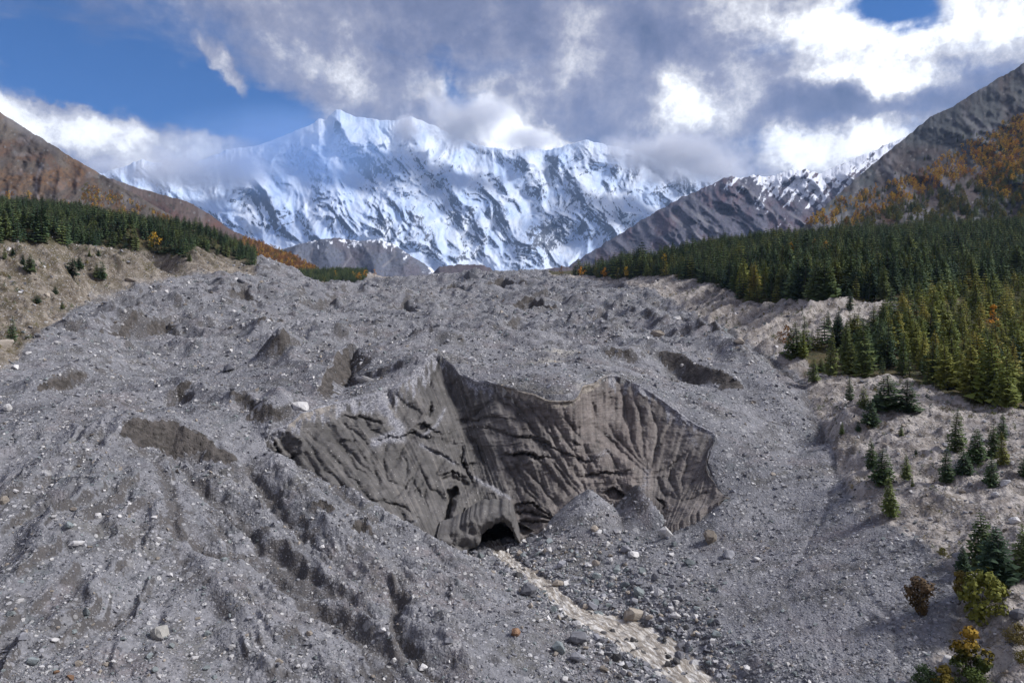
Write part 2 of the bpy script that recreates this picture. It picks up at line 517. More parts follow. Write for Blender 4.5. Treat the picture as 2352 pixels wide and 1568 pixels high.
# debris slopes in the left foreground: runnels falling to the right of the crest and to the left of it
crest = poly_dist(GX, GY, hit0([(300, 985), (360, 1080), (440, 1230), (470, 1400), (500, 1568)])[:, :2])
a_r = hit0([(400, 1100), (960, 1450)])
dr = (a_r[1] - a_r[0])[:2]
dr /= np.hypot(*dr)
a_l = hit0([(330, 1090), (20, 1420)])
dl = (a_l[1] - a_l[0])[:2]
dl /= np.hypot(*dl)
fore = GLAC & (GY < 150) & (GU < 1150)
sideR = np.where(crest[2] > 0, 1.0, 0.0)
k_r = ridged((GX * -dr[1] + GY * dr[0]) / 5.0 + 0.6 * perlin(GX / 12, GY / 12, 14) + 0.2 * perlin(GX / 3, GY / 3, 16), (GX * dr[0] + GY * dr[1]) / 75, 4, 0.6, 45)
k_l = ridged((GX * -dl[1] + GY * dl[0]) / 5.5 + 0.6 * perlin(GX / 12, GY / 12, 15) + 0.2 * perlin(GX / 3, GY / 3, 17), (GX * dl[0] + GY * dl[1]) / 75, 4, 0.6, 46)
fade_f = sstep(0, 6, crest[0]) * sstep(1150, 1040, GU) * sstep(150, 132, GY)
Z += np.where(fore, fade_f * np.where(crest[2] > 0, (k_r - 0.85) * 1.2, (k_l - 0.85) * 0.9), 0)
BARE = np.zeros_like(Z)
_bp = [tuple(q) for q in hit0([(300, 985), (390, 1060), (480, 1130), (600, 1230), (720, 1320), (860, 1420), (1000, 1540), (930, 1545), (760, 1430), (600, 1345), (470, 1285), (392, 1215), (378, 1110)])[:, :2]]
band = blur(in_poly(GX + 1.5 * perlin(GX / 5, GY / 5, 18), GY + 1.5 * perlin(GX / 5, GY / 5, 19), _bp), 4)
BARE = np.where(fore, 0.62 * band * sstep(1.25, 0.55, k_r) + fade_f * sstep(0.62, 0.3, np.where(crest[2] > 0, k_r, k_l)) * np.where(crest[2] > 0, 0.75, 0.45), 0)

# long crests of debris, sharp along the top
RIDGES = [([(0, 1012), (120, 962), (260, 926), (400, 906)], 2.4, 9), ([(50, 912), (140, 884), (220, 852), (340, 830)], 3.0, 11), ([(360, 884), (470, 932), (560, 990), (606, 1030)], 2.6, 8), ([(560, 920), (640, 948), (690, 985)], 2.2, 7), ([(440, 706), (520, 672), (590, 666), (640, 702), (690, 724)], 6.5, 26), ([(240, 768), (420, 742), (560, 762), (650, 792)], 4.0, 17),
          ([(620, 864), (700, 806), (770, 780), (840, 762)], 4.5, 15), ([(960, 746), (1100, 722), (1250, 738)], 4.5, 17), ([(1180, 778), (1310, 764), (1450, 792), (1560, 834)], 3.2, 12), ([(1000, 632), (1120, 646), (1260, 658), (1420, 694)], 9, 45), ([(1290, 694), (1420, 722), (1560, 764), (1700, 852), (1800, 934)], 4.0, 15), ([(1480, 744), (1600, 794), (1720, 866), (1800, 960)], 2.6, 10),
          ([(860, 704), (960, 680), (1060, 680)], 4, 32), ([(640, 710), (760, 700), (880, 728)], 4, 24), ([(120, 800), (230, 770), (330, 720), (420, 690)], 4.0, 18), ([(700, 682), (820, 680), (920, 688)], 3.5, 38), ([(520, 850), (600, 830), (680, 850), (720, 890)], 3.0, 11), ([(880, 790), (960, 776), (1040, 786)], 2.6, 10),
          ([(612, 1044), (640, 1110), (720, 1190), (830, 1290), (960, 1400), (1080, 1520)], 1.7, 5.0), ([(330, 1050), (390, 1180), (480, 1300), (560, 1420), (640, 1560)], 1.6, 5.5), ([(500, 1080), (600, 1200), (720, 1310), (860, 1440), (960, 1560)], 1.3, 4.2), ([(230, 1060), (170, 1160), (90, 1280), (0, 1380)], 1.2, 5.0), ([(300, 1200), (230, 1310), (120, 1450), (20, 1560)], 1.1, 4.5), ([(0, 1200), (60, 1130), (140, 1075), (260, 1010)], 1.5, 6)]
for pts, hg, wd in RIDGES:
    p3 = hit0(pts, Z0)
    I = box(p3, wd * 1.6)
    gx, gy = GX[I], GY[I]
    wx, wy = gx + 0.35 * wd * fbm(gx / (wd * 1.3), gy / (wd * 1.3), 2, 0.5, 76), gy + 0.35 * wd * fbm(gx / (wd * 1.3), gy / (wd * 1.3), 2, 0.5, 78)
    d, par, side = poly_dist(wx, wy, p3[:, :2])
    tp = np.clip(np.sin(np.pi * np.clip(par, 0.03, 0.97)), 0, 1) ** 0.5
    Z[I] += 1.35 * WG[I] * hg * tp * np.clip(1 - d / wd, 0, 1) ** 1.15
    rib = sstep(0.25, 0.75, 0.5 + 0.8 * perlin((gx + gy) / 3.5, (gx - gy) / 9, 77) + 0.5 * perlin(gx / 1.6, gy / 1.6, 79))
    BARE[I] = np.maximum(BARE[I], WG[I] * np.where(side < 0, 0.62 * tp * sstep(0.05, 0.3, d / wd) * sstep(1.0, 0.55, d / wd) * rib, 0))

# scarps of bare ice: top edge in frame coordinates, height in metres
ICE = np.zeros_like(Z)
SCARPS = [([(288, 982), (335, 967), (400, 983), (465, 1004), (532, 1036)], 5.5, 1), ([(1512, 786), (1560, 812), (1640, 846), (1690, 866)], 7.0, 1), ([(1180, 692), (1215, 680), (1278, 696)], 10, 1), ([(1118, 646), (1150, 640), (1208, 646)], 13, 1),
          ([(735, 898), (768, 850), (800, 803), (850, 822)], 6.5, 0.6), ([(228, 754), (290, 745), (345, 734)], 3.2, 0.7), ([(343, 760), (378, 746), (412, 735)], 4.5, 1), ([(596, 742), (650, 720)], 4.5, 0.8), ([(618, 792), (650, 775), (670, 757)], 4.0, 0.8),
          ([(80, 888), (130, 872), (212, 850)], 2.6, 0.7), ([(405, 888), (445, 880)], 2.0, 0.7), ([(562, 926), (600, 930), (645, 952)], 3.0, 0.6), ([(1368, 798), (1430, 802), (1475, 824)], 3.6, 0.5), ([(1595, 726), (1640, 742), (1670, 765)], 4, 0.6), ([(1440, 705), (1490, 712), (1530, 725)], 4.0, 0.4),
          ([(705, 1160), (740, 1150), (775, 1175)], 1.6, 0.6), ([(805, 1205), (830, 1200), (862, 1222)], 1.5, 0.8), ([(380, 900), (410, 890), (450, 905)], 2.0, 0.5), ([(500, 905), (560, 905), (620, 925)], 2.2, 0.5), ([(520, 680), (560, 665), (610, 690)], 5, 0.5),
          ([(1000, 660), (1040, 652), (1090, 662)], 7, 0.5), ([(870, 700), (930, 690), (980, 705)], 5, 0.4), ([(700, 690), (760, 684), (800, 700)], 5, 0.4), ([(1130, 735), (1190, 728), (1240, 745)], 4, 0.4), ([(1330, 720), (1380, 712), (1420, 730)], 4, 0.4), ([(1560, 905), (1620, 925), (1680, 960)], 1.2, 0.2)]
for pts, hgt, icy in SCARPS:
    q0 = hit0(pts, Z)
    p3 = hit0([(u, v + 0.5 * hgt * F / q[1]) for (u, v), q in zip(pts, q0)], Z)
    I = box(p3, 7.5 * hgt)
    gx, gy = GX[I], GY[I]
    wx, wy = gx + 0.22 * hgt * perlin(gx / (hgt * 1.1), gy / (hgt * 1.1), 70), gy + 0.22 * hgt * fbm(gx / (hgt * 0.9), gy / (hgt * 0.9), 2, 0.5, 74)
    d, par, side = poly_dist(wx, wy, p3[:, :2])
    front = np.where(side < 0, d, -d)           # polylines run left to right: the camera side is on the right of travel
    taper = np.clip(np.sin(np.pi * np.clip(par, 0, 1)), 0, 1) ** 0.8
    ends = (par > 0.0) & (par < 1.0)
    face = np.clip(front / (0.75 * hgt) + 0.5, 0, 1)            # 0 at the lip, 1 at the foot of the ice
    lift = hgt * taper * np.where(front < -0.375 * hgt, 0.55 * sstep(-6.5 * hgt, -0.3 * hgt, front), 0.55 - face * 1.0)
    lift = np.where(front > 0.375 * hgt, -0.45 * hgt * taper * sstep(7.0 * hgt, 0.375 * hgt, front), lift)
    m = ends & (d < 7 * hgt)
    Z[I] += np.where(m, lift, 0) * WG[I]
    ice = taper ** 0.35 * sstep(-0.42 * hgt, -0.34 * hgt, front) * sstep(0.12 * hgt, 0.0, front + 0.42 * hgt * fbm(gx / (hgt * 0.8), gy / (hgt * 0.8), 3, 0.6, 73) - 0.28 * hgt * taper)
    ICE[I] = np.maximum(ICE[I], np.where(m, ice * icy, 0))
    BARE[I] = np.maximum(BARE[I], np.where(m, 0.45 * taper * sstep(1.6 * hgt, 0.5 * hgt, front) * (front > 0), 0))

# gullies carved into the foreground slope
GULLIES = [([(1600, 724), (1700, 782), (1780, 828), (1850, 880), (1862, 935), (1904, 1005), (1930, 1075), (1946, 1135)], 1.6, 3.0), ([(300, 992), (345, 1042), (392, 1110), (402, 1200), (470, 1262), (620, 1322), (700, 1372), (790, 1432), (905, 1500), (1010, 1562)], 1.5, 2.0), ([(556, 1046), (590, 1100), (655, 1178), (705, 1244)], 1.3, 1.8), ([(878, 1310), (922, 1352), (902, 1412), (950, 1500), (1010, 1566)], 1.5, 1.5),
           ([(405, 1085), (500, 1165), (600, 1240), (720, 1330)], 1.0, 1.3), ([(545, 1150), (570, 1210), (600, 1275)], 0.9, 1.3), ([(400, 1060), (470, 1130), (545, 1180)], 0.9, 1.2), ([(640, 1270), (760, 1350), (860, 1420)], 0.7, 1.0), ([(700, 1170), (690, 1240), (720, 1300)], 0.6, 1.0),
           ([(1960, 1320), (2000, 1370), (2050, 1430), (2060, 1500), (2050, 1568)], 0.35, 0.7), ([(1830, 1290), (1880, 1330), (1990, 1420), (2150, 1480)], 0.35, 0.7), ([(1900, 990), (1920, 1080), (1890, 1180), (1830, 1290), (1720, 1330)], 0.5, 1.2), ([(700, 1560), (560, 1440), (480, 1380)], 0.6, 1.2), ([(380, 1330), (250, 1430), (100, 1500)], 0.6, 1.4), ([(480, 1260), (350, 1330), (200, 1400)], 0.5, 1.4)]
for pts, dep, wid in GULLIES:
    p3 = hit0(pts, Z)
    I = box(p3, wid * 3 + 2)
    gx, gy = GX[I], GY[I]
    d, par, side = poly_dist(gx + 0.55 * fbm(gx / 4, gy / 4, 2, 0.5, 71), gy + 0.55 * fbm(gx / 4, gy / 4, 2, 0.5, 72), p3[:, :2])
    tp = np.clip(np.sin(np.pi * np.clip(par, 0.02, 0.98)), 0, 1) ** 0.35
    Z[I] -= WG[I] * dep * tp * np.exp(-(d / (wid * 0.75)) ** 1.5)
    BARE[I] = np.maximum(BARE[I], WG[I] * tp * np.exp(-(d / (wid * 0.8)) ** 2) * min(1, dep))

# talus cones against the ice
for (u, v, Y, slope, reach) in [(1352, 1120, 153.5, 0.62, 16), (1488, 1078, 155.0, 0.95, 9), (1450, 1170, 150, 0.55, 9), (1240, 1222, 149, 0.5, 10)]:
    a = unproj(np.array(u), v, Y)
    d = np.hypot((GX - a[0]) * 1.25, GY - a[1])
    Z = np.where(d < reach * 1.6, np.maximum(Z, a[2] - d * slope + 0.25 * perlin(GX / 2, GY / 2, 75)), Z)
    BARE = np.where(d < reach, BARE * 0.2, BARE)

# stream bed
STREAM = [(1128, 1240, 20), (1142, 1262, 22), (1172, 1288, 24), (1210, 1315, 24), (1255, 1345, 26), (1292, 1382, 27), (1328, 1408, 40), (1385, 1428, 62), (1440, 1452, 80), (1492, 1484, 84), (1535, 1515, 78), (1580, 1555, 66), (1640, 1610, 66), (1720, 1700, 70)]
s3 = []
for i, (u, v, w) in enumerate(STREAM):
    z = 2.4 - 3.6 * i / (len(STREAM) - 1)
    Y = (H - z) * F / (v - CY)
    s3.append(((u - CX) / F * Y, Y, z, w / F * Y))
s3 = np.array(s3)
sd, spar, sside = poly_dist(GX, GY, s3[:, :2])
_sp = np.concatenate([[0], np.cumsum(np.hypot(*(s3[1:, :2] - s3[:-1, :2]).T))])
_sp /= _sp[-1]
sz, sw = np.interp(spar, _sp, s3[:, 2]), np.interp(spar, _sp, s3[:, 3])
bed = sz - 0.8 + 0.5 * np.clip(perlin(GX / 2.2, GY / 2.2, 80), -0.3, 1) + 0.95 * sstep(0.55, 0.7, spar) * np.clip(fbm(GX / 3.4, GY / 3.4, 2, 0.6, 81) + 0.05, 0, 1)
blend = sstep(sw + 6.0, sw + 0.8, sd)
Z = np.where(GY < 165, Z * (1 - blend) + (bed + 1.15 * sstep(sw * 0.72, sw * 0.98, sd) + 0.5 * sstep(sw, sw + 4, sd)) * blend, Z)
BANK = np.where(GY < 165, sstep(sw + 14, sw, sd), 0)
_dr = np.gradient(Z, axis=0) / np.maximum(np.gradient(GY, axis=0), 1e-6)
_dc = np.gradient(Z, axis=1) / np.maximum(np.gradient(GX, axis=1), 1e-6)
SLOPE = np.hypot(_dr, _dc)
for _k in range(2):
    SLOPE = 0.2 * (SLOPE + np.roll(SLOPE, 1, 0) + np.roll(SLOPE, -1, 0) + np.roll(SLOPE, 1, 1) + np.roll(SLOPE, -1, 1))
bare_s = sstep(0.78, 1.3, SLOPE - 0.15 * sstep(170, 120, GY) + 0.3 * fbm(GX / 6, GY / 6, 3, 0.6, 82)) * np.where(_dr > -0.2, 1.0, 0.5)
BARE = np.maximum(BARE, np.where(GLAC, 0.85 * bare_s, 0.0))

# the bowl behind the ice wall is hollow
rim3 = np.array([unproj(np.array(float(r[0])), r[1], r[2]) for r, f_ in CLIFF])
foot3 = np.array([unproj(np.array(float(f_[0])), f_[1], f_[2]) for r, f_ in CLIFF])
bowl_xy = [tuple(p[:2]) for p in rim3] + [tuple(p[:2]) for p in foot3[::-1]]
inside = in_poly(GX, GY, bowl_xy)
dr_rim, _, _ = poly_dist(GX, GY, rim3[:, :2])
dr_foot, _, _ = poly_dist(GX, GY, foot3[6:, :2])
ZFULL = Z.copy()
Z = np.where(inside & (dr_foot > 1.2), np.minimum(Z, 1.0), Z)
ICE = np.where(inside, 0, ICE)


def grid_at(grid, u, Y):
    return bilin(grid, UC, LR, np.asarray(u, float), np.log(np.asarray(Y, float)))


def ground_z(x, y, grid=None):
    x, y = np.asarray(x, float), np.asarray(y, float)
    return grid_at(Z if grid is None else grid, x / y * F + CX, y)


# ------------------------------------------------------------------ mesh helpers
def mesh_from(name, verts, faces, attrs=None, smooth=True):
    me = bpy.data.meshes.new(name)
    verts = np.ascontiguousarray(verts, np.float32).reshape(-1, 3)
    if isinstance(faces, np.ndarray):
        n, k = faces.shape
        me.vertices.add(len(verts))
        me.vertices.foreach_set('co', verts.ravel())
        me.loops.add(n * k)
        me.loops.foreach_set('vertex_index', np.ascontiguousarray(faces, np.int32).ravel())
        me.polygons.add(n)
        me.polygons.foreach_set('loop_start', np.arange(0, n * k, k, dtype=np.int32))
        me.update(calc_edges=True)
    else:
        me.from_pydata([tuple(map(float, p)) for p in verts], [], faces)
    if smooth:
        me.polygons.foreach_set('use_smooth', np.ones(len(me.polygons), bool))
    for k, a in (attrs or {}).items():
        at = me.attributes.new(k, 'FLOAT', 'POINT')
        at.data.foreach_set('value', np.ascontiguousarray(a, np.float32).ravel())
    me.validate()
    return me


def obj(name, me, mat=None, parent=None, label=None, cat=None, group=None, kind=None, loc=None):
    o = bpy.data.objects.new(name, me)
    COL.objects.link(o)
    if mat is not None and me is not None and len(me.materials) == 0:
        me.materials.append(mat)
    if parent is not None:
        o.parent = parent
    if loc is not None:
        o.location = loc
    tag(o, label, cat, group, kind)
    return o


def tag(o, label=None, cat=None, group=None, kind=None):
    for k, v in (('label', label), ('category', cat), ('group', group), ('kind', kind)):
        if v is not None:
            o[k] = v


def grid_faces(nr, nc, mask=None):
    i = np.arange(nr * nc).reshape(nr, nc)
    q = np.stack([i[:-1, :-1], i[:-1, 1:], i[1:, 1:], i[1:, :-1]], -1)
    q = q.reshape(-1, 4)
    if mask is not None:
        q = q[mask.reshape(-1)]
    return q


def compact(verts, faces, attrs):
    used = np.unique(faces)
    remap = np.full(len(verts), -1, np.int64)
    remap[used] = np.arange(len(used))
    return verts[used], remap[faces], {k: a.ravel()[used] for k, a in attrs.items()}


def material(name):
    m = bpy.data.materials.new(name)
    m.use_nodes = True
    return m, NT(m.node_tree)


# ------------------------------------------------------------------ materials of the land
def mat_ground():
    m, t = material('glacier_rubble')
    p = t.pos()
    bare, ice, tan, veg, pale = (t.attr(k) for k in ('bare', 'ice', 'tan', 'veg', 'pale'))
    big = t.noise(p, 0.035, 4, 0.6)
    mid = t.noise(p, 0.22, 5, 0.65)
    fin = t.noise(p, 1.6, 4, 0.7)
    lilac = t.mix(t.mapr(big, 0.35, 0.65), (0.208, 0.207, 0.216), (0.292, 0.286, 0.297))
    lilac = t.mix(t.mapr(t.noise(p, 0.06, 3, 0.6, dist=1.0), 0.5, 0.68, 0, 0.7), lilac, (0.225, 0.192, 0.188))
    lilac = t.mix(t.mapr(t.noise(p, 0.085, 3, 0.6, dist=1.3), 0.54, 0.7, 0, 0.6), lilac, (0.165, 0.18, 0.182))
    lilac = t.mix(t.mapr(t.noise(p, 0.045, 4, 0.62, dist=1.6), 0.53, 0.66, 0, 0.75), lilac, (0.145, 0.136, 0.118))
    lilac = t.mix(t.mapr(t.noise(p, 0.11, 5, 0.66, dist=0.8), 0.54, 0.70, 0, 0.7), lilac, (0.40, 0.39, 0.395))
    col = t.mix(t.mapr(mid, 0.49, 0.64, 0, 0.75), lilac, (0.095, 0.09, 0.088))
    till = t.mix(t.mapr(mid, 0.35, 0.65), (0.066, 0.058, 0.052), (0.118, 0.104, 0.094))
    bmask = t.mapr(t.math('ADD', bare, t.math('ADD', t.math('MULTIPLY', t.math('SUBTRACT', mid, 0.5), 1.1), t.math('MULTIPLY', t.math('SUBTRACT', fin, 0.5), 0.7))), 0.32, 0.74)
    col = t.mix(t.math('MULTIPLY', bmask, 0.85), col, till)
    # separate stones: pale chips in a darker matrix at several sizes
    c1 = t.node('ShaderNodeSeparateColor')
    t.link(t.voro(p, 1.15, out='Color'), c1.inputs[0])
    c2 = t.node('ShaderNodeSeparateColor')
    t.link(t.voro(p, 2.9, out='Color'), c2.inputs[0])
    d1, d2 = t.voro(p, 1.15), t.voro(p, 2.9)
    s1 = t.math('MULTIPLY', t.math('GREATER_THAN', c1.outputs[0], 0.66), t.mapr(d1, 0.48, 0.36))
    s2 = t.math('MULTIPLY', t.math('GREATER_THAN', c2.outputs[0], 0.52), t.mapr(d2, 0.5, 0.36))
    k1 = t.math('MULTIPLY', c1.outputs[1], 1.0)
    stone = t.ramp(k1, [(0.0, (0.10, 0.10, 0.11)), (0.35, (0.30, 0.295, 0.31)), (0.7, (0.47, 0.46, 0.47)), (1.0, (0.66, 0.64, 0.61))])
    stone2 = t.ramp(c2.outputs[1], [(0.0, (0.10, 0.10, 0.11)), (0.4, (0.28, 0.275, 0.295)), (0.8, (0.40, 0.39, 0.40)), (1.0, (0.55, 0.53, 0.51))])
    c3 = t.node('ShaderNodeSeparateColor')
    t.link(t.voro(p, 0.42, out='Color'), c3.inputs[0])
    d3 = t.voro(p, 0.42)
    s3_ = t.math('MULTIPLY', t.math('GREATER_THAN', c3.outputs[0], 0.80), t.mapr(d3, 0.40, 0.30))
    thin_ = t.mapr(bmask, 0.0, 1.0, 0.85, 0.42)
    col = t.mix(t.math('MULTIPLY', s2, thin_), col, stone2)
    col = t.mix(t.math('MULTIPLY', s1, thin_), col, stone)
    col = t.mix(t.math('MULTIPLY', s3_, 0.6), col, t.ramp(c3.outputs[1], [(0.0, (0.13, 0.13, 0.14)), (0.5, (0.34, 0.335, 0.345)), (1.0, (0.56, 0.545, 0.53))]))
    col = t.mix(t.mapr(fin, 0.3, 0.72, 0.0, 0.48), col, (0.075, 0.075, 0.08))
    # bare till and wet ground
    # tan moraine
    strk = t.noise(t.scale(p, (0.25, 0.25, 0.08)), 1.0, 5, 0.65, dist=0.6)
    brn = t.attr('brown')
    tgrey = t.mix(t.mapr(strk, 0.36, 0.62), (0.265, 0.228, 0.20), (0.52, 0.47, 0.425))
    tbrn = t.mix(t.mapr(strk, 0.38, 0.64), (0.125, 0.098, 0.068), (0.335, 0.285, 0.225))
    tbrn = t.mix(t.mapr(t.noise(p, 0.07, 5, 0.65, dist=0.8), 0.46, 0.6, 0, 0.8), tbrn, (0.105, 0.085, 0.042))
    tcol = t.mix(brn, tgrey, tbrn)
    tcol = t.mix(t.mapr(t.noise(p, 0.16, 6, 0.7), 0.5, 0.66, 0, 0.75), tcol, (0.115, 0.095, 0.068))
    tcol = t.mix(t.mapr(t.noise(p, 0.45, 5, 0.72), 0.54, 0.68, 0, 0.6), tcol, (0.07, 0.062, 0.045))
    tcol = t.mix(t.mapr(t.noise(p, 0.9, 4, 0.7), 0.56, 0.68, 0, 0.75), tcol, (0.075, 0.068, 0.045))
    tcol = t.mix(t.math('MULTIPLY', s1, 0.7), tcol, t.mix(0.35, stone, (0.42, 0.37, 0.31)))
    tcol = t.mix(t.math('MULTIPLY', s2, 0.6), tcol, t.mix(0.4, stone2, (0.42, 0.36, 0.30)))
    tcol = t.mix(t.mapr(fin, 0.3, 0.75, 0.0, 0.3), tcol, (0.09, 0.075, 0.055))
    tanm = t.mapr(t.math('ADD', tan, t.math('MULTIPLY', t.math('SUBTRACT', t.noise(p, 0.3, 5, 0.7), 0.5), 0.9)), 0.3, 0.75)
    col = t.mix(tanm, col, tcol)
    vcol = t.mix(t.mapr(mid, 0.35, 0.65), (0.055, 0.055, 0.028), (0.125, 0.10, 0.05))
    col = t.mix(veg, col, vcol)
    col = t.mix(t.math('MULTIPLY', pale, t.mapr(mid, 0.3, 0.6)), col, (0.44, 0.41, 0.36))
    icol = t.mix(t.mapr(t.noise(p, 0.5, 5, 0.6, dist=1.0), 0.35, 0.65), (0.055, 0.049, 0.043), (0.118, 0.104, 0.094))
    icm = t.mapr(t.math('ADD', ice, t.math('MULTIPLY', t.math('SUBTRACT', t.noise(p, 0.7, 4, 0.7), 0.5), 0.35)), 0.34, 0.46)
    col = t.mix(icm, col, icol)
    hgt = t.math('ADD', t.math('MULTIPLY', t.math('SUBTRACT', 1.0, d2), 0.35), t.math('ADD', t.math('MULTIPLY', t.math('SUBTRACT', 1.0, d1), s1), t.math('MULTIPLY', fin, 0.8)))
    t.out(col, 0.92, t.bump(hgt, 0.35, 0.9), 0.15)
    return m


M_GROUND = mat_ground()

TAN = np.where(ZONE_L | ZONE_R, 1.0, 0.0)
TAN = np.where(ZONE_R & (GY < 135), 0.75, TAN)
far_cliff = in_poly(GU, BV, [(845, 626), (880, 622), (912, 650), (900, 665), (830, 665)]) & FAR & (GY < 1800)
TAN = np.where(far_cliff, 1.0, TAN)
VEG = np.where(FAR & (GU < 885) & (GU > 560) & (GY < 2000) & ~far_cliff, 1.0, VEG)
VEG = np.where(GY > 2000, 0.6, VEG)
for _k in range(5):
    TAN = 0.25 * (np.roll(TAN, 2, 0) + np.roll(TAN, -2, 0) + np.roll(TAN, 2, 1) + np.roll(TAN, -2, 1))
pale3 = hit0([(1290, 812), (1255, 830), (1275, 800)], Z)
PALE = np.zeros_like(Z)
for q, r in zip(pale3, (5.0, 4.5, 4.0)):
    PALE = np.maximum(PALE, np.exp(-(((GX - q[0]) / r) ** 2 + ((GY - q[1]) / (r * 1.5)) ** 2)))
lip_soft = np.exp(-(dr_rim / 1.3) ** 2) * sstep(1100, 1160, GU) * sstep(1400, 1345, GU) * (GY > 140)
PALE = np.maximum(PALE, lip_soft * 0.75)
soft = lambda a: a
ATT = {'brown': blur(ZONE_L), 'bare': BARE, 'ice': ICE, 'tan': TAN, 'veg': VEG, 'pale': PALE}
NRr, NCc = GU.shape
P = np.stack([GX, GY, Z], -1).reshape(-1, 3)
def quadmask(m):
    return m[:-1, :-1]
mL, mR = quadmask(ZONE_L), quadmask(ZONE_R)
keep = ~quadmask(inside & (dr_foot > 3.5) & (dr_rim > 3.0) & False)
for nm, msk, kl in (('glacier', ~(mL | mR) & keep, 'structure'), ('moraine_wall_left', mL, 'structure'), ('moraine_terrace_right', mR, 'structure')):
    v_, f_, a_ = compact(P, grid_faces(NRr, NCc, msk), ATT)
    obj(nm, mesh_from(nm, v_, f_, a_), M_GROUND, kind=kl)

# ------------------------------------------------------------------ the ice wall
def resample(pts, s):
    """Catmull-Rom through pts at parameters s in 0..n-1"""
    pts = np.asarray(pts, float)
    n = len(pts)
    i = np.clip(s.astype(int), 0, n - 2)
    t = (s - i)[:, None]
    p0, p1, p2, p3 = pts[np.clip(i - 1, 0, n - 1)], pts[i], pts[i + 1], pts[np.clip(i + 2, 0, n - 1)]
    return 0.5 * (2 * p1 + (p2 - p0) * t + (2 * p0 - 5 * p1 + 4 * p2 - p3) * t * t + (3 * p1 - p0 - 3 * p2 + p3) * t ** 3)


NS, NTt = 470, 250
_key = np.arange(len(CLIFF), dtype=float)
_w = np.hypot(*(np.array([r[:2] for r, f_ in CLIFF])[1:] - np.array([r[:2] for r, f_ in CLIFF])[:-1]).T) + 35
_cw = np.concatenate([[0], np.cumsum(_w)])
sk = np.interp(np.linspace(0, _cw[-1], NS), _cw, _key)
rimc = resample([r for r, f_ in CLIFF], sk)
footc = resample([f_ for r, f_ in CLIFF], sk)
rimc[:, 1] += 3.5 * perlin(sk * 2.1, sk * 0, 90) + 2.0 * perlin(sk * 6.3, sk * 0, 91)
tt = np.linspace(0, 1, NTt)[:, None]
cu = rimc[None, :, 0] * (1 - tt) + footc[None, :, 0] * tt
cv = rimc[None, :, 1] * (1 - tt) + footc[None, :, 1] * tt
# flutes fan: bend the columns a little so that they run as the grooves in the ice do
cu = cu + 18 * np.sin(np.pi * tt) * np.sin(sk / 3.1)[None, :]
prof = tt ** 1.25                                     # steep above, easing towards the foot
cY = rimc[None, :, 2] * (1 - prof) + footc[None, :, 2] * prof
# relief in metres towards the camera, drawn from the creases seen in the ice
rel = np.zeros_like(cu)
FL5 = [[(240, 600), (400, 700), (560, 860), (640, 950), (740, 1070), (860, 1180)], [(440, 580), (560, 720), (650, 860), (800, 980)], [(300, 780), (400, 930), (480, 1030)], [(540, 690), (700, 850), (800, 960)], [(760, 700), (750, 800), (800, 960), (812, 1060)],
       [(650, 720), (760, 860)], [(860, 1120), (990, 1000), (1090, 830)], [(990, 1060), (1150, 930)], [(1560, 310), (1700, 440), (1820, 560), (1926, 680)], [(1600, 330), (1750, 430), (1880, 590)], [(1400, 590), (1500, 740), (1560, 900)], [(1380, 600), (1450, 680), (1500, 790)],
       [(1640, 780), (1740, 960), (1800, 1120)], [(1700, 790), (1820, 980), (1926, 1100)], [(1370, 560), (1480, 480), (1580, 400)], [(1400, 220), (1370, 330), (1440, 490)], [(1300, 220), (1290, 330), (1330, 430)], [(1230, 80), (1200, 200), (1120, 330)], [(300, 690), (420, 850), (560, 1000), (700, 1110)], [(600, 1080), (720, 1130), (860, 1220)],
       [(930, 1130), (1000, 1240), (1080, 1330)], [(1000, 900), (1090, 1050), (1180, 1250)], [(560, 560), (680, 640), (760, 760)], [(130, 700), (220, 800), (330, 960)], [(1040, 620), (960, 760), (890, 900)], [(1090, 830), (1040, 950), (990, 1060), (900, 1130)], [(1150, 930), (1120, 1080), (1190, 1250)], [(1260, 790), (1200, 900), (1215, 1000)], [(880, 650), (840, 800), (860, 950), (990, 1000)], [(1230, 660), (1300, 700), (1370, 720)], [(520, 500), (600, 600), (640, 700)], [(700, 510), (760, 600), (880, 650)], [(900, 330), (1000, 420), (1120, 500)], [(950, 700), (1000, 850), (980, 1000)], [(720, 1080), (860, 1100), (1000, 1150), (1080, 1200)], [(1080, 880), (1170, 1010), (1260, 1100)]]
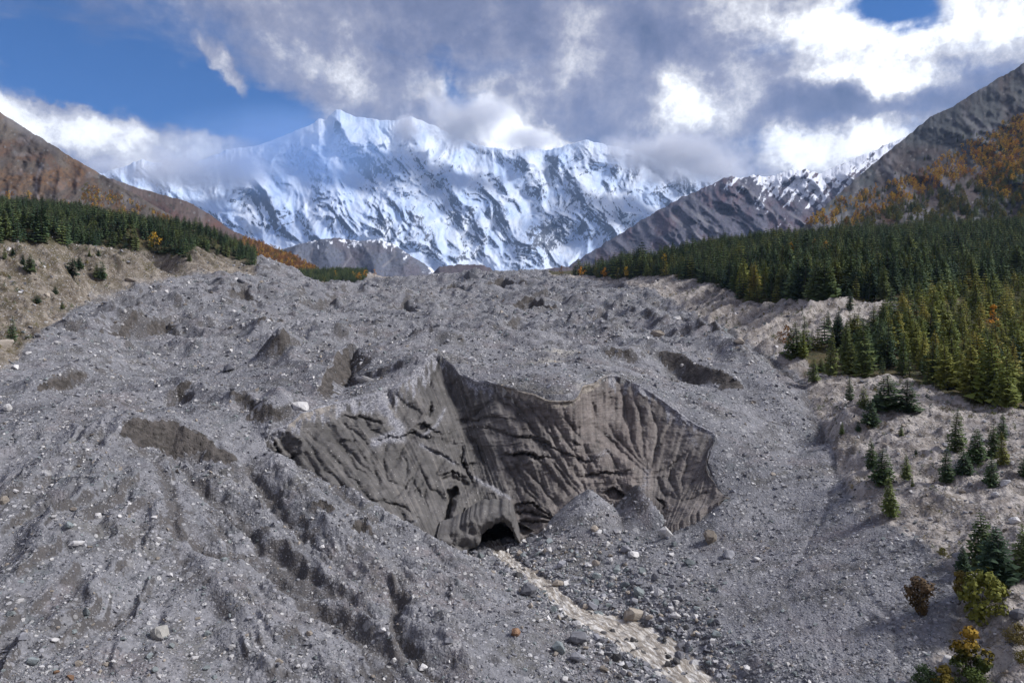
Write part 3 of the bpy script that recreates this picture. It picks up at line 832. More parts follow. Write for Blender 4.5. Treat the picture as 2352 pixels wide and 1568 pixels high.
FL6 = [[(0, 270), (120, 400), (220, 560), (330, 700), (460, 860), (570, 990)], [(80, 270), (250, 440), (360, 600), (470, 780), (560, 900), (600, 960)], [(200, 290), (290, 420), (390, 600), (430, 700), (540, 850)], [(300, 360), (430, 560), (560, 780), (650, 900)], [(430, 350), (460, 460), (530, 560), (590, 640)],
       [(10, 760), (100, 900), (250, 1080), (390, 1170)], [(110, 740), (230, 900), (350, 1040), (400, 1100)], [(240, 740), (380, 900), (490, 1040)], [(330, 740), (450, 900), (560, 1020)], [(640, 480), (860, 700), (1030, 850)], [(735, 460), (830, 620), (960, 740), (1040, 830)], [(860, 260), (900, 500), (960, 680), (1050, 830)],
       [(830, 160), (880, 330), (930, 560), (1000, 720)], [(1060, 330), (1130, 600), (1080, 800)], [(1140, 600), (1070, 830)], [(1250, 480), (1130, 680), (1070, 830)], [(1380, 680), (1180, 830), (1090, 880)], [(1290, 1050), (1330, 800), (1370, 680)], [(1290, 1050), (1440, 860)], [(1290, 1060), (1500, 1000)], [(1290, 1060), (1200, 900), (1250, 760)],
       [(720, 180), (730, 330), (740, 440)], [(775, 200), (785, 340), (740, 450)], [(990, 330), (1010, 560), (1040, 800)], [(700, 620), (790, 760), (860, 880)], [(580, 640), (660, 780), (700, 860)], [(1120, 900), (1180, 1020), (1290, 1050)], [(940, 250), (1000, 420), (1050, 640)], [(640, 200), (650, 330), (700, 470)]]
CR5 = [([(450, 705), (560, 690), (690, 685)], 0.5), ([(520, 500), (680, 510), (850, 545)], 0.9), ([(750, 690), (880, 652), (950, 662), (1040, 615), (1110, 650), (1220, 662)], 1.2), ([(1390, 600), (1500, 585), (1620, 610), (1780, 650), (1926, 665)], 0.6), ([(1300, 530), (1450, 540), (1600, 515), (1800, 545)], 0.6),
       ([(1690, 780), (1780, 765), (1926, 795)], 1.2), ([(1100, 710), (1250, 790), (1390, 860)], 1.0), ([(1170, 405), (1160, 500)], 1.3), ([(1040, 590), (1110, 540), (1160, 600), (1240, 640)], 1.2), ([(1380, 720), (1370, 800), (1400, 860), (1425, 920), (1440, 985)], 1.8), ([(1390, 855), (1470, 830)], 1.5), ([(50, 690), (120, 780), (170, 850), (210, 910)], 1.8), ([(110, 780), (200, 830), (260, 770)], 1.6),
       ([(920, 1250), (1010, 1245), (1060, 1220)], 0.7), ([(1220, 920), (1300, 905), (1410, 930)], 1.5)]
CR6 = [([(0, 580), (150, 600), (300, 640), (440, 720), (600, 780), (700, 760), (760, 720)], 0.9), ([(0, 740), (150, 725), (380, 760)], 1.0), ([(570, 890), (720, 860), (860, 880), (910, 850)], 1.1), ([(720, 1010), (820, 968), (900, 1040), (950, 1020)], 1.6), ([(90, 1090), (200, 1080), (280, 1130), (420, 1200)], 1.5), ([(80, 1150), (200, 1150), (330, 1190), (480, 1220)], 1.3), ([(90, 1220), (250, 1210), (380, 1240)], 1.0), ([(660, 640), (710, 650)], 1.2), ([(500, 640), (560, 660)], 1.0), ([(1110, 1040), (1160, 1080), (1150, 1130)], 1.4), ([(1180, 260), (1290, 340), (1450, 470), (1560, 600)], 0.5)]
flutes = [[Z5(*q) for q in l] for l in FL5] + [[Z6(*q) for q in l] for l in FL6]
wu = cu + 5 * perlin(cu / 30, cv / 30, 92) + 2 * perlin(cu / 9, cv / 9, 93)
wv = cv + 5 * perlin(cu / 30, cv / 30, 94) + 2 * perlin(cu / 9, cv / 9, 95)
dn = np.full(cu.shape, 60.0)
SEAM_SHADE = np.zeros_like(cu)
for l in flutes:
    d, par, sd_ = poly_dist(wu, wv, l)
    tp = np.clip(np.sin(np.pi * np.clip(par, 0.03, 0.97)), 0, 1) ** 0.4
    rel -= 0.48 * tp * np.exp(-(d / 3.2) ** 1.2)
    dn = np.minimum(dn, d + (1 - tp) * 22)
    SEAM_SHADE = np.maximum(SEAM_SHADE, tp * np.exp(-(d / 2.4) ** 2))  # shade and wet of the grooves, painted as darker ice colour
rel += 1.3 * (np.clip(dn, 0, 30) / 30) ** 0.6        # ice swells between the grooves
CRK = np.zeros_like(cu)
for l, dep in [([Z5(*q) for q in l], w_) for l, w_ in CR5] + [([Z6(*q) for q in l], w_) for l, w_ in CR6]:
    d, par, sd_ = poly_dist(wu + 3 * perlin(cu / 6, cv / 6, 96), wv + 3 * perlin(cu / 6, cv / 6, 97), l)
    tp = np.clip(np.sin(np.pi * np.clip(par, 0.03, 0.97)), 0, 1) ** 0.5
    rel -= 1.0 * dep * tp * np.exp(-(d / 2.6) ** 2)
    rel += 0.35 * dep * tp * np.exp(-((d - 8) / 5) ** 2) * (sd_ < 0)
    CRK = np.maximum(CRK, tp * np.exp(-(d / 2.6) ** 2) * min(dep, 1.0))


def soft_poly(poly, soft):
    p = np.array(poly)
    ins = in_poly(wu, wv, poly)
    d, _, _ = poly_dist(wu, wv, np.vstack([p, p[:1]]))
    return np.where(ins, sstep(0, soft, d), 0.0)


AMT = [  # polygons (crop 5) pushed out (+) or hollowed (-), metres
    ([(1210, 1360), (1280, 1240), (1310, 1060), (1370, 1040), (1440, 1000), (1480, 920), (1560, 970), (1740, 1090), (1730, 1180), (1770, 1380), (1600, 1500), (1370, 1520)], 2.6, 14),
    ([(1425, 1165), (1480, 1130), (1600, 1100), (1705, 1112), (1715, 1165), (1560, 1160), (1470, 1188)], -3.8, 7),
    ([(1270, 1010), (1340, 990), (1370, 1040), (1320, 1080), (1300, 1190), (1260, 1270), (1210, 1330), (1250, 1200), (1270, 1080)], -4.6, 6), ([(1385, 1140), (1405, 1140), (1400, 1230), (1380, 1235)], -2.5, 4),
    ([(1215, 930), (1300, 905), (1400, 925), (1440, 990), (1400, 1030), (1330, 985), (1250, 990)], -2.6, 10),
    ([(780, 250), (800, 330), (860, 430), (900, 470), (920, 420), (900, 330), (930, 250), (900, 200), (800, 180)], -3.0, 14),
    ([(480, 1000), (560, 965), (690, 1060), (660, 1120), (560, 1080)], -1.0, 10), ([(1740, 1170), (1760, 1110), (1926, 1150), (1926, 1290), (1790, 1350)], -1.0, 12), ([(1040, 590), (1110, 540), (1180, 550), (1130, 610), (1080, 620)], -1.6, 6),
    ([(60, 680), (200, 640), (290, 700), (270, 760), (180, 900), (110, 830)], -1.3, 10)]
for poly, am, so in AMT:
    rel += am * soft_poly([Z5(*q) for q in poly], so)
for poly, am, so in [([(0, 1080), (200, 1070), (330, 1150), (480, 1220), (520, 1240), (300, 1280), (80, 1280), (0, 1200)], -1.1, 12), ([(730, 1010), (820, 965), (920, 1030), (880, 1060), (780, 1060)], -1.8, 5), ([(1000, 320), (820, 160), (1080, 270), (1300, 400), (1500, 560), (1430, 560), (1190, 420)], 0.9, 10), ([(570, 640), (640, 580), (900, 700), (1040, 860), (960, 1000), (800, 950), (620, 880)], 1.6, 22)]:
    rel += am * soft_poly([Z6(*q) for q in poly], so)
rel += 1.5 * fbm(cu / 150, cv / 150, 2, 0.5, 98) + 0.24 * fbm(cu / 34, cv / 34, 2, 0.55, 99) + 0.13 * fbm(cu / 9, cv / 9, 2, 0.6, 100)
lay = cv + 0.16 * cu + 16 * perlin(cu / 160, cv / 160, 101)
rel += 0.12 * perlin(lay / 7.0, cu / 240, 102) + 0.10 * perlin(lay / 3.1, cu / 120, 103)
rel += 0.11 * perlin(sk[None, :] * 11 + 0 * tt, tt * 3 + sk[None, :] * 0.2, 114) + 0.075 * perlin(sk[None, :] * 27 + 0 * tt, tt * 5, 121) + 0.26 * perlin(sk[None, :] * 4.5 + 0 * tt, tt * 2.2, 122)
# ledges: facets that break the face up
fac = ridged((cu + cv * 0.5) / 95, (cv - cu * 0.35) / 70, 2, 0.5, 104)
rel += 0.5 * (fac - 0.8)
rel -= 1.6 * np.exp(-((tt - 0.035) / 0.022) ** 2) * (0.6 + 0.7 * perlin(cu / 25, cv / 60, 112))
rel += 0.28 * (ridged((cu * 0.8 + cv * 0.6) / 26, (cv * 0.8 - cu * 0.6) / 80, 3, 0.6, 113) - 0.8)
edge = sstep(0.0, 0.012, tt) * sstep(0, 7, np.arange(NS))[None, :] * sstep(0, 7, np.arange(NS)[::-1])[None, :]
edge = edge * (0.5 + 0.5 * sstep(0, 0.14, tt))
cY2 = cY - rel * edge
cx_, cz_ = (cu - CX) / F * cY2, H + (CY - cv) / F * cY2
# a lip of debris over the rim, and a skirt below the foot
rim_x, rim_y = cx_[0], cY2[0]
dirx = np.stack([rim_x - cx_[NTt // 3], rim_y - cY2[NTt // 3]], -1)
dirx /= np.maximum(np.hypot(*dirx.T)[:, None], 1e-6)
rows = []
LIP = 6
for k in range(LIP):
    q = (LIP - k) / LIP
    off = 1.5 * q
    xx, yy = rim_x + dirx[:, 0] * off, rim_y + dirx[:, 1] * off
    zz = ground_z(xx, yy, ZFULL)
    rows.append(np.stack([xx, yy, zz + 0.16 - 0.35 * sstep(0.7, 1.0, np.full(NS, q)) + 0.1 * perlin(xx / 0.7, yy / 0.7, 105)], -1))
zr = ground_z(rim_x, rim_y, ZFULL) + 0.08
blendz = np.clip(1 - tt / 0.06, 0, 1)
cz_ = cz_ + (zr[None, :] - cz_[0][None, :]) * np.clip(1 - tt / 0.5, 0, 1) ** 1.5
body = np.stack([cx_, cY2, cz_], -1)
low = []
for k in (1, 2):
    low.append(body[-1] + np.array([0, -0.6 * k, -3.0 * k]))
V = np.concatenate([np.array(rows), body, np.array(low)], 0)
nr = V.shape[0]
fm = np.ones((nr - 1, NS - 1), bool)
hole = in_poly(cu + 2.5 * perlin(cu / 7, cv / 7, 106), cv + 2.5 * perlin(cu / 7, cv / 7, 107), [Z5(*q) for q in [(1372, 1474), (1440, 1412), (1500, 1390), (1510, 1322), (1552, 1285), (1600, 1255), (1642, 1234), (1662, 1266), (1692, 1264), (1728, 1310), (1742, 1350), (1775, 1376), (1760, 1700), (1380, 1700)]])
fm[LIP:LIP + NTt - 1] &= ~hole[:-1, :-1]
fm[LIP + NTt - 1:] &= ~hole[-1, :-1][None, :]
lipa = np.zeros((nr, NS))
lipa[LIP:LIP + 4] = np.linspace(0.9, 0, 4)[:, None]
ragged = sstep(0.10, 0.02, tt + 0.05 * perlin(cu / 9, cv / 30, 108) + 0.03 * perlin(cu / 3, cv / 9, 109))
lipa[LIP:LIP + NTt] = np.maximum(lipa[LIP:LIP + NTt], ragged * 0.75 * (0.25 + 0.75 * np.clip(sstep(1110, 1170, cu) * sstep(1420, 1370, cu) + 0.8 * sstep(650, 670, cu) * sstep(790, 760, cu), 0, 1)))
# debris caught in the gully and on the ledges
gul, par, _ = poly_dist(wu, wv, [Z5(*q) for q in [(860, 180), (800, 280), (800, 390), (870, 480), (930, 570), (960, 640), (860, 655), (770, 690)]])
deb = np.exp(-(gul / (13 + 5 * perlin(cu / 20, cv / 20, 110))) ** 4)
for l in ([(1100, 708), (1250, 788), (1330, 830)], [(1460, 925), (1560, 990), (1700, 1080)], [(1110, 640), (1200, 560), (1260, 470)], [(860, 1240), (980, 1250), (1060, 1225)]):
    d, par, _ = poly_dist(wu, wv, [Z5(*q) for q in l])
    deb = np.maximum(deb, np.exp(-(d / 4) ** 2) * 0.9)
for l in ([(1050, 850), (1040, 930), (1000, 1010)], [(760, 715), (640, 760)], [(1200, 450), (1300, 500), (1400, 640)]):
    d, par, _ = poly_dist(wu, wv, [Z6(*q) for q in l])
    deb = np.maximum(deb, np.exp(-(d / 7) ** 2) * 0.7 * (perlin(cu / 4, cv / 4, 111) > -0.1))
tong = sstep(0.13, 0.0, tt + 0.10 * perlin(cu / 11, cv / 50, 118) + 0.05 * perlin(cu / 4, cv / 16, 119)) * (1 - 0.8 * sstep(1120, 1160, cu) * sstep(1400, 1350, cu))
deb = np.maximum(deb, sstep(0.3, 0.8, tong) * 0.95)
full = lambda a, top=0.0: np.concatenate([np.full((LIP, NS), top), a, np.repeat(a[-1:], 2, 0)], 0)
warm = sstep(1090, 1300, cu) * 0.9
lipt = sstep(1110, 1170, cu) * sstep(1420, 1370, cu) + 0.8 * sstep(650, 670, cu) * sstep(790, 760, cu) * (np.arange(NTt)[:, None] > 3)
lt = np.concatenate([np.repeat(lipt[:1], LIP, 0) * np.linspace(0.0, 1, LIP)[:, None], lipt, np.repeat(lipt[-1:], 2, 0)], 0)
strk_c = 0.5 + 0.55 * (0.6 * perlin(sk[None, :] * 7 + 0 * tt, tt * 1.6, 131) + 0.5 * perlin(sk[None, :] * 17 + 0 * tt, tt * 2.5, 132) + 0.4 * perlin(sk[None, :] * 38 + 0 * tt, tt * 5, 133))
ATTC = {'strk': full(strk_c, 0.5), 'lipt': np.clip(lt, 0, 1), 'lip': lipa, 'deb': full(deb), 'crk_shade': full(np.maximum(CRK * 0.7, 0.28 * SEAM_SHADE)), 'warm': full(warm)}


def mat_ice():
    m, t = material('dirty_glacier_ice')
    p = t.pos()
    lip, deb, crk_shade, warm = (t.attr(k) for k in ('lip', 'deb', 'crk_shade', 'warm'))
    n1 = t.noise(p, 0.16, 5, 0.6, dist=0.8)
    n2 = t.noise(p, 0.9, 5, 0.65, dist=0.5)
    n3 = t.noise(p, 4.0, 3, 0.7)
    lay = t.noise(t.scale(p, (0.05, 0.05, 1.3)), 1.0, 5, 0.65, dist=0.7)
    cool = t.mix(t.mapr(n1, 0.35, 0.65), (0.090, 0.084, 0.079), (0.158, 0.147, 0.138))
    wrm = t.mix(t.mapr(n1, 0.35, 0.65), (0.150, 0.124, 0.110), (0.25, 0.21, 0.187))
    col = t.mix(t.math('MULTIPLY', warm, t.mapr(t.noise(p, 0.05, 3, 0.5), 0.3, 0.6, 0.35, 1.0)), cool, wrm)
    col = t.mix(t.mapr(lay, 0.5, 0.68, 0, 0.5), col, (0.085, 0.077, 0.07))
    col = t.mix(t.mapr(n2, 0.5, 0.72, 0, 0.4), col, (0.15, 0.135, 0.122))
    col = t.mix(t.mapr(t.noise(p, 0.28, 4, 0.6), 0.58, 0.7, 0, 0.4), col, (0.08, 0.074, 0.066))
    st_ = t.attr('strk')
    col = t.mix(t.mapr(st_, 0.5, 0.15, 0.0, 0.5), col, (0.07, 0.064, 0.058))
    col = t.mix(t.mapr(st_, 0.5, 0.9, 0.0, 0.5), col, (0.26, 0.235, 0.21))
    col = t.mix(crk_shade, col, (0.03, 0.028, 0.027))
    cs = t.node('ShaderNodeSeparateColor')
    t.link(t.voro(p, 2.2, out='Color'), cs.inputs[0])
    chips = t.math('MULTIPLY', t.math('GREATER_THAN', cs.outputs[0], 0.965), t.mapr(t.voro(p, 2.2), 0.36, 0.25))
    col = t.mix(chips, col, (0.36, 0.34, 0.32))
    c2 = t.node('ShaderNodeSeparateColor')
    t.link(t.voro(p, 2.9, out='Color'), c2.inputs[0])
    rub = t.ramp(c2.outputs[1], [(0.0, (0.12, 0.12, 0.13)), (0.5, (0.235, 0.23, 0.25)), (1.0, (0.42, 0.41, 0.41))])
    lipc = t.mix(t.mapr(n2, 0.35, 0.6), (0.16, 0.135, 0.105), (0.33, 0.29, 0.245))
    lipc = t.mix(t.attr('lipt'), rub, lipc)
    col = t.mix(deb, col, rub)
    col = t.mix(t.mapr(t.math('ADD', lip, t.math('MULTIPLY', t.math('SUBTRACT', n2, 0.5), 0.5)), 0.35, 0.6), col, lipc)
    h = t.math('ADD', t.math('MULTIPLY', n2, 0.7), t.math('ADD', t.math('MULTIPLY', n3, 0.3), t.math('MULTIPLY', lay, 0.7)))
    rough = t.mapr(n2, 0.3, 0.7, 0.62, 0.85)
    t.out(col, rough, t.bump(h, 0.5, 0.8), 0.3)
    return m


lipmask = np.zeros((nr - 1, NS - 1), bool)
lipmask[:LIP] = True
lip_idx = lipmask.reshape(-1)[fm.reshape(-1)]
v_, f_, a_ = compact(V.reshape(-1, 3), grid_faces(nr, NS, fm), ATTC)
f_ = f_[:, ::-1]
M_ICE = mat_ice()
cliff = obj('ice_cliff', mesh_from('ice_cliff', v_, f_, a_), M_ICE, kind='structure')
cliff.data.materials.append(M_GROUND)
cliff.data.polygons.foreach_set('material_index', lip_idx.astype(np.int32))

# the lobe of ice that arches over the mouth
ARCH = [((1205, 1330), (1225, 1398)), ((1290, 1300), (1330, 1450)), ((1345, 1275), (1375, 1476)), ((1400, 1237), (1440, 1412)), ((1440, 1210), (1500, 1388)), ((1480, 1188), (1512, 1322)), ((1560, 1166), (1560, 1282)), ((1640, 1165), (1642, 1238)), ((1700, 1172), (1692, 1264)), ((1727, 1215), (1726, 1310)), ((1748, 1290), (1742, 1352)), ((1772, 1362), (1778, 1382))]
na_, nb_ = 90, 26
ka = np.linspace(0, len(ARCH) - 1, na_)
at_, ab_ = resample([Z5(*p[0]) for p in ARCH], ka), resample([Z5(*p[1]) for p in ARCH], ka)
ab_[:, 1] += 5 * perlin(ka * 2.3, ka * 0, 125) + 3 * perlin(ka * 6.1, ka * 0, 126)
at_[:, 1] += 3 * perlin(ka * 1.9, ka * 0, 127) + 1.5 * perlin(ka * 5.3, ka * 0, 128)
yl = np.interp(ka, [0, 3, 7, 11], [136.5, 139.5, 142.5, 145.0])
rows_a = []
tb = np.linspace(-0.45, 1.35, nb_)
for q in tb:
    qc = min(max(q, 0), 1)
    uv = at_ * (1 - qc) + ab_ * qc
    back = max(-q, 0) / 0.45 * 7.0 + max(q - 1, 0) / 0.35 * 8.0
    Yq = yl + back - 1.5 * math.sin(math.pi * qc) + 0.45 * fbm(uv[:, 0] / 14, uv[:, 1] / 14, 3, 0.6, 115) + 0.8 * fbm(uv[:, 0] / 34, uv[:, 1] / 26, 2, 0.5, 116)
    zz = H + (CY - uv[:, 1]) / F * (Yq - back)
    xx = (uv[:, 0] - CX) / F * (Yq - back)
    zz = zz + (1.1 * max(-q, 0) / 0.45 if q < 0 else 0) + (0.5 * max(q - 1, 0) / 0.35) + 0.12 * perlin(uv[:, 0] / 3, uv[:, 1] / 3, 117)
    rows_a.append(np.stack([xx, Yq, zz], -1))
ame = mesh_from('ice_arch', np.array(rows_a).reshape(-1, 3), grid_faces(nb_, na_)[:, ::-1], {'lip': np.zeros(na_ * nb_), 'strk': np.full(na_ * nb_, 0.5)})
obj('ice_arch', ame, M_ICE, cliff)

# roof and walls of the melt tunnel behind the mouth
cm = np.array(Z5(1600, 1380))
tun_v, tun_f = [], []
for k in range(9):
    q = k / 8
    for j in range(13):
        a = math.pi * j / 12
        r = 9.5 * (1 - 0.35 * q) * (1 + 0.16 * math.sin(5 * a + 3 * q) + 0.1 * math.sin(11 * a + 7 * q))
        tun_v.append(((cm[0] - CX) / F * 150 - 1.0 + math.cos(a) * r - 3 * q, 151 + 16 * q, 1.0 + math.sin(a) * r * 0.75))
for k in range(8):
    for j in range(12):
        a = k * 13 + j
        tun_f.append((a, a + 13, a + 14, a + 1))
tun_v.append((0 + (cm[0] - CX) / F * 150 - 4, 168, 3))
for j in range(12):
    tun_f.append((8 * 13 + j, 8 * 13 + j + 1, len(tun_v) - 1))
tm = mesh_from('melt_tunnel', np.array(tun_v), tun_f, smooth=False)
tm.materials.append(M_ICE)
tun = obj('melt_tunnel', tm, None, kind='structure')

# ------------------------------------------------------------------ meltwater stream
def mat_water():
    m, t = material('silty_meltwater')
    p = t.pos()
    fw = t.attr('flow', 'Vector')
    fl = t.noise(t.scale(fw, (0.38, 1.7, 1.0)), 1.0, 7, 0.7, dist=0.5)
    foam = t.mapr(fl, 0.44, 0.66)
    col = t.mix(foam, (0.33, 0.285, 0.232), (0.82, 0.78, 0.72))
    col = t.mix(t.mapr(t.noise(p, 3.2, 4, 0.7, dist=1.0), 0.55, 0.7, 0, 0.6), col, (0.17, 0.142, 0.115))
    h = t.math('ADD', fl, t.math('MULTIPLY', t.noise(p, 3.0, 4, 0.7, dist=0.8), 0.5))
    t.out(col, t.mapr(foam, 0, 1, 0.25, 0.7), t.bump(h, 0.35, 0.9), 0.5)
    return m


ns_, nw_ = 260, 34
sp = np.linspace(0, 1, ns_)
sc_ = np.stack([np.interp(sp, _sp, s3[:, k]) for k in range(4)], -1)
tg = np.gradient(sc_[:, :2], axis=0)
tg /= np.hypot(*tg.T)[:, None]
nm_ = np.stack([tg[:, 1], -tg[:, 0]], -1)
cc = np.linspace(-1, 1, nw_)
WX = sc_[:, None, 0] + nm_[:, None, 0] * cc[None] * (sc_[:, None, 3] * 0.96 + 0.1)
WY = sc_[:, None, 1] + nm_[:, None, 1] * cc[None] * (sc_[:, None, 3] * 0.96 + 0.1)
WZ = sc_[:, None, 2] - 0.08 + 0.26 * fbm(WX / 1.5, WY / 1.5, 3, 0.6, 120) + 0.22 * (ridged(WX / 3, WY / 1.5, 2, 0.5, 121) - 0.8) * np.ones_like(WX)
wv_ = np.stack([WX, WY, WZ], -1).reshape(-1, 3)
sme = mesh_from('stream', wv_, grid_faces(ns_, nw_)[:, ::-1])
flow = np.stack([np.repeat((sp * 70)[:, None], nw_, 1), cc[None] * sc_[:, None, 3], 0 * WX], -1)
fa = sme.attributes.new('flow', 'FLOAT_VECTOR', 'POINT')
fa.data.foreach_set('vector', np.ascontiguousarray(flow, np.float32).ravel())
obj('stream', sme, mat_water(), kind='structure')

# ------------------------------------------------------------------ mountains
def ipl(pts, u, k=1):
    a = np.array(pts, float)
    return np.interp(u, a[:, 0], a[:, k])


SHEETS = {}


def mountain(name, sky, base, ucols, nt, relief, mat, attr_fn=None, jag=3.0, jf=14.0, prof=1.0, back=0.25, seed=0, kind='structure'):
    """sky: (u, v, Y) of the skyline; base: (u, v, Y) of the foot; relief(u, v, t, a, b): metres towards the viewer"""
    u = np.linspace(ucols[0], ucols[1], ucols[2])
    t = np.linspace(0, 1, nt)[:, None]
    sv, sY = ipl(sky, u, 1), ipl(sky, u, 2)
    jg = jag * fbm(u / jf, u * 0, 4, 0.6, 200 + seed)
    bv, bY = ipl(base, u, 1), ipl(base, u, 2)
    uu = np.repeat(u[None], nt, 0)
    vv = bv[None] + (sv - bv)[None] * t - jg[None] * t ** 9
    YY = bY[None] + (sY - bY)[None] * t ** prof
    Ym = 0.5 * (sY.mean() + bY.mean())
    a, b = (uu - CX) / F * Ym, (CY - vv) / F * Ym
    rl = relief(uu, vv, t * np.ones_like(uu), a, b)
    rl = rl * (0.25 + 0.75 * sstep(1.0, 0.93, t)) * sstep(0, 0.05, t)
    Y2 = YY - rl
    pos = np.stack([(uu - CX) / F * Y2, Y2, H + (CY - vv) / F * Y2], -1)
    # far side, falling away behind the ridge
    hgt = pos[-1, :, 2] - (H + (CY - bv) / F * bY)
    bk = []
    for q in (0.12, 0.35, 0.7, 1.0):
        r = pos[-1].copy()
        r[:, 1] += q * np.maximum(hgt, 80) * 1.6
        r[:, 2] -= q * np.maximum(hgt, 30) * (0.5 + 0.5 * q)
        bk.append(r)
    allp = np.concatenate([pos, np.array(bk)], 0)
    du, dv = np.gradient(pos, axis=1), np.gradient(pos, axis=0)
    nn = np.cross(du, dv)
    nn /= np.linalg.norm(nn, axis=-1, keepdims=True) + 1e-9
    att = attr_fn(uu, vv, t * np.ones_like(uu), a, b, nn, rl) if attr_fn else {}
    att = {k: np.concatenate([x, np.repeat(x[-1:], 4, 0)], 0) for k, x in att.items()}
    f_ = grid_faces(allp.shape[0], len(u))
    me = mesh_from(name, allp.reshape(-1, 3), f_, att)
    flat = np.stack([a, b, 0 * a], -1)
    flat = np.concatenate([flat, np.repeat(flat[-1:], 4, 0)], 0)
    fa = me.attributes.new('flat', 'FLOAT_VECTOR', 'POINT')
    fa.data.foreach_set('vector', np.ascontiguousarray(flat, np.float32).ravel())
    o = obj(name, me, mat, kind=kind)
    SHEETS[name] = (u, t[:, 0], pos, vv)
    return o


def mat_snow():
    m, t = material('snow_and_rock')
    p = t.attr('flat', 'Vector')
    rock = t.attr('rock')
    mp = t.node('ShaderNodeMapping', vector_type='POINT')
    mp.inputs['Rotation'].default_value = (0, 0, radians(48))
    mp.inputs['Scale'].default_value = (1.0, 0.5, 1.0)
    t.link(p, mp.inputs['Vector'])
    q = mp.outputs[0]
    n = t.noise(q, 0.011, 7, 0.68, dist=0.5)
    n2 = t.noise(q, 0.045, 7, 0.74)
    x = t.math('ADD', rock, t.math('ADD', t.math('MULTIPLY', t.math('SUBTRACT', n, 0.5), 1.2), t.math('MULTIPLY', t.math('SUBTRACT', n2, 0.5), 1.5)))
    fac = t.mapr(x, 0.42, 0.66)
    rc = t.mix(t.mapr(n2, 0.3, 0.7), (0.045, 0.052, 0.068), (0.15, 0.155, 0.175))
    sn = t.mix(t.mapr(t.noise(p, 0.0022, 5, 0.6), 0.35, 0.65), (0.50, 0.61, 0.80), (0.76, 0.805, 0.87))
    t.out(t.mix(fac, sn, rc), 0.8, t.bump(t.math('ADD', t.math('MULTIPLY', n, 0.6), t.math('MULTIPLY', n2, 0.3)), 40, 0.5), 0.1)
    return m


def mat_hill(name, c1, c2, c3, scale=0.01, snow=False):
    m, t = material(name)
    p = t.attr('flat', 'Vector')
    n = t.noise(p, scale, 6, 0.65)
    n2 = t.noise(p, scale * 6, 5, 0.7)
    n3 = t.noise(p, scale * 0.45, 4, 0.6, dist=0.7)
    col = t.mix(t.mapr(n, 0.35, 0.65), c1, c2)
    col = t.mix(t.mapr(n3, 0.45, 0.62), col, c3)
    col = t.mix(t.mapr(n2, 0.48, 0.66, 0, 0.65), col, (0.05, 0.045, 0.045))
    cv_ = t.node('ShaderNodeSeparateColor')
    t.link(t.voro(p, scale * 9, out='Color'), cv_.inputs[0])
    dots = t.math('MULTIPLY', t.math('GREATER_THAN', cv_.outputs[0], 0.7), t.mapr(t.voro(p, scale * 9), 0.42, 0.3))
    col = t.mix(t.math('MULTIPLY', dots, 0.7), col, t.mix(cv_.outputs[1], (0.045, 0.05, 0.035), (0.19, 0.185, 0.185)))
    col = t.mix(t.attr('scree'), col, (0.24, 0.23, 0.24))
    col = t.mix(t.attr('tint'), col, t.mix(t.mapr(n2, 0.4, 0.6), (0.24, 0.105, 0.022), (0.11, 0.06, 0.03)))
    sn = t.attr('rock')
    col = t.mix(t.mapr(t.math('ADD', sn, t.math('MULTIPLY', t.math('SUBTRACT', n2, 0.5), 0.8)), 0.5, 0.66), col, (0.78, 0.80, 0.85))
    t.out(col, 0.95, t.bump(t.math('ADD', n, t.math('MULTIPLY', n2, 0.4)), 0.05 / scale, 0.7), 0.1)
    return m


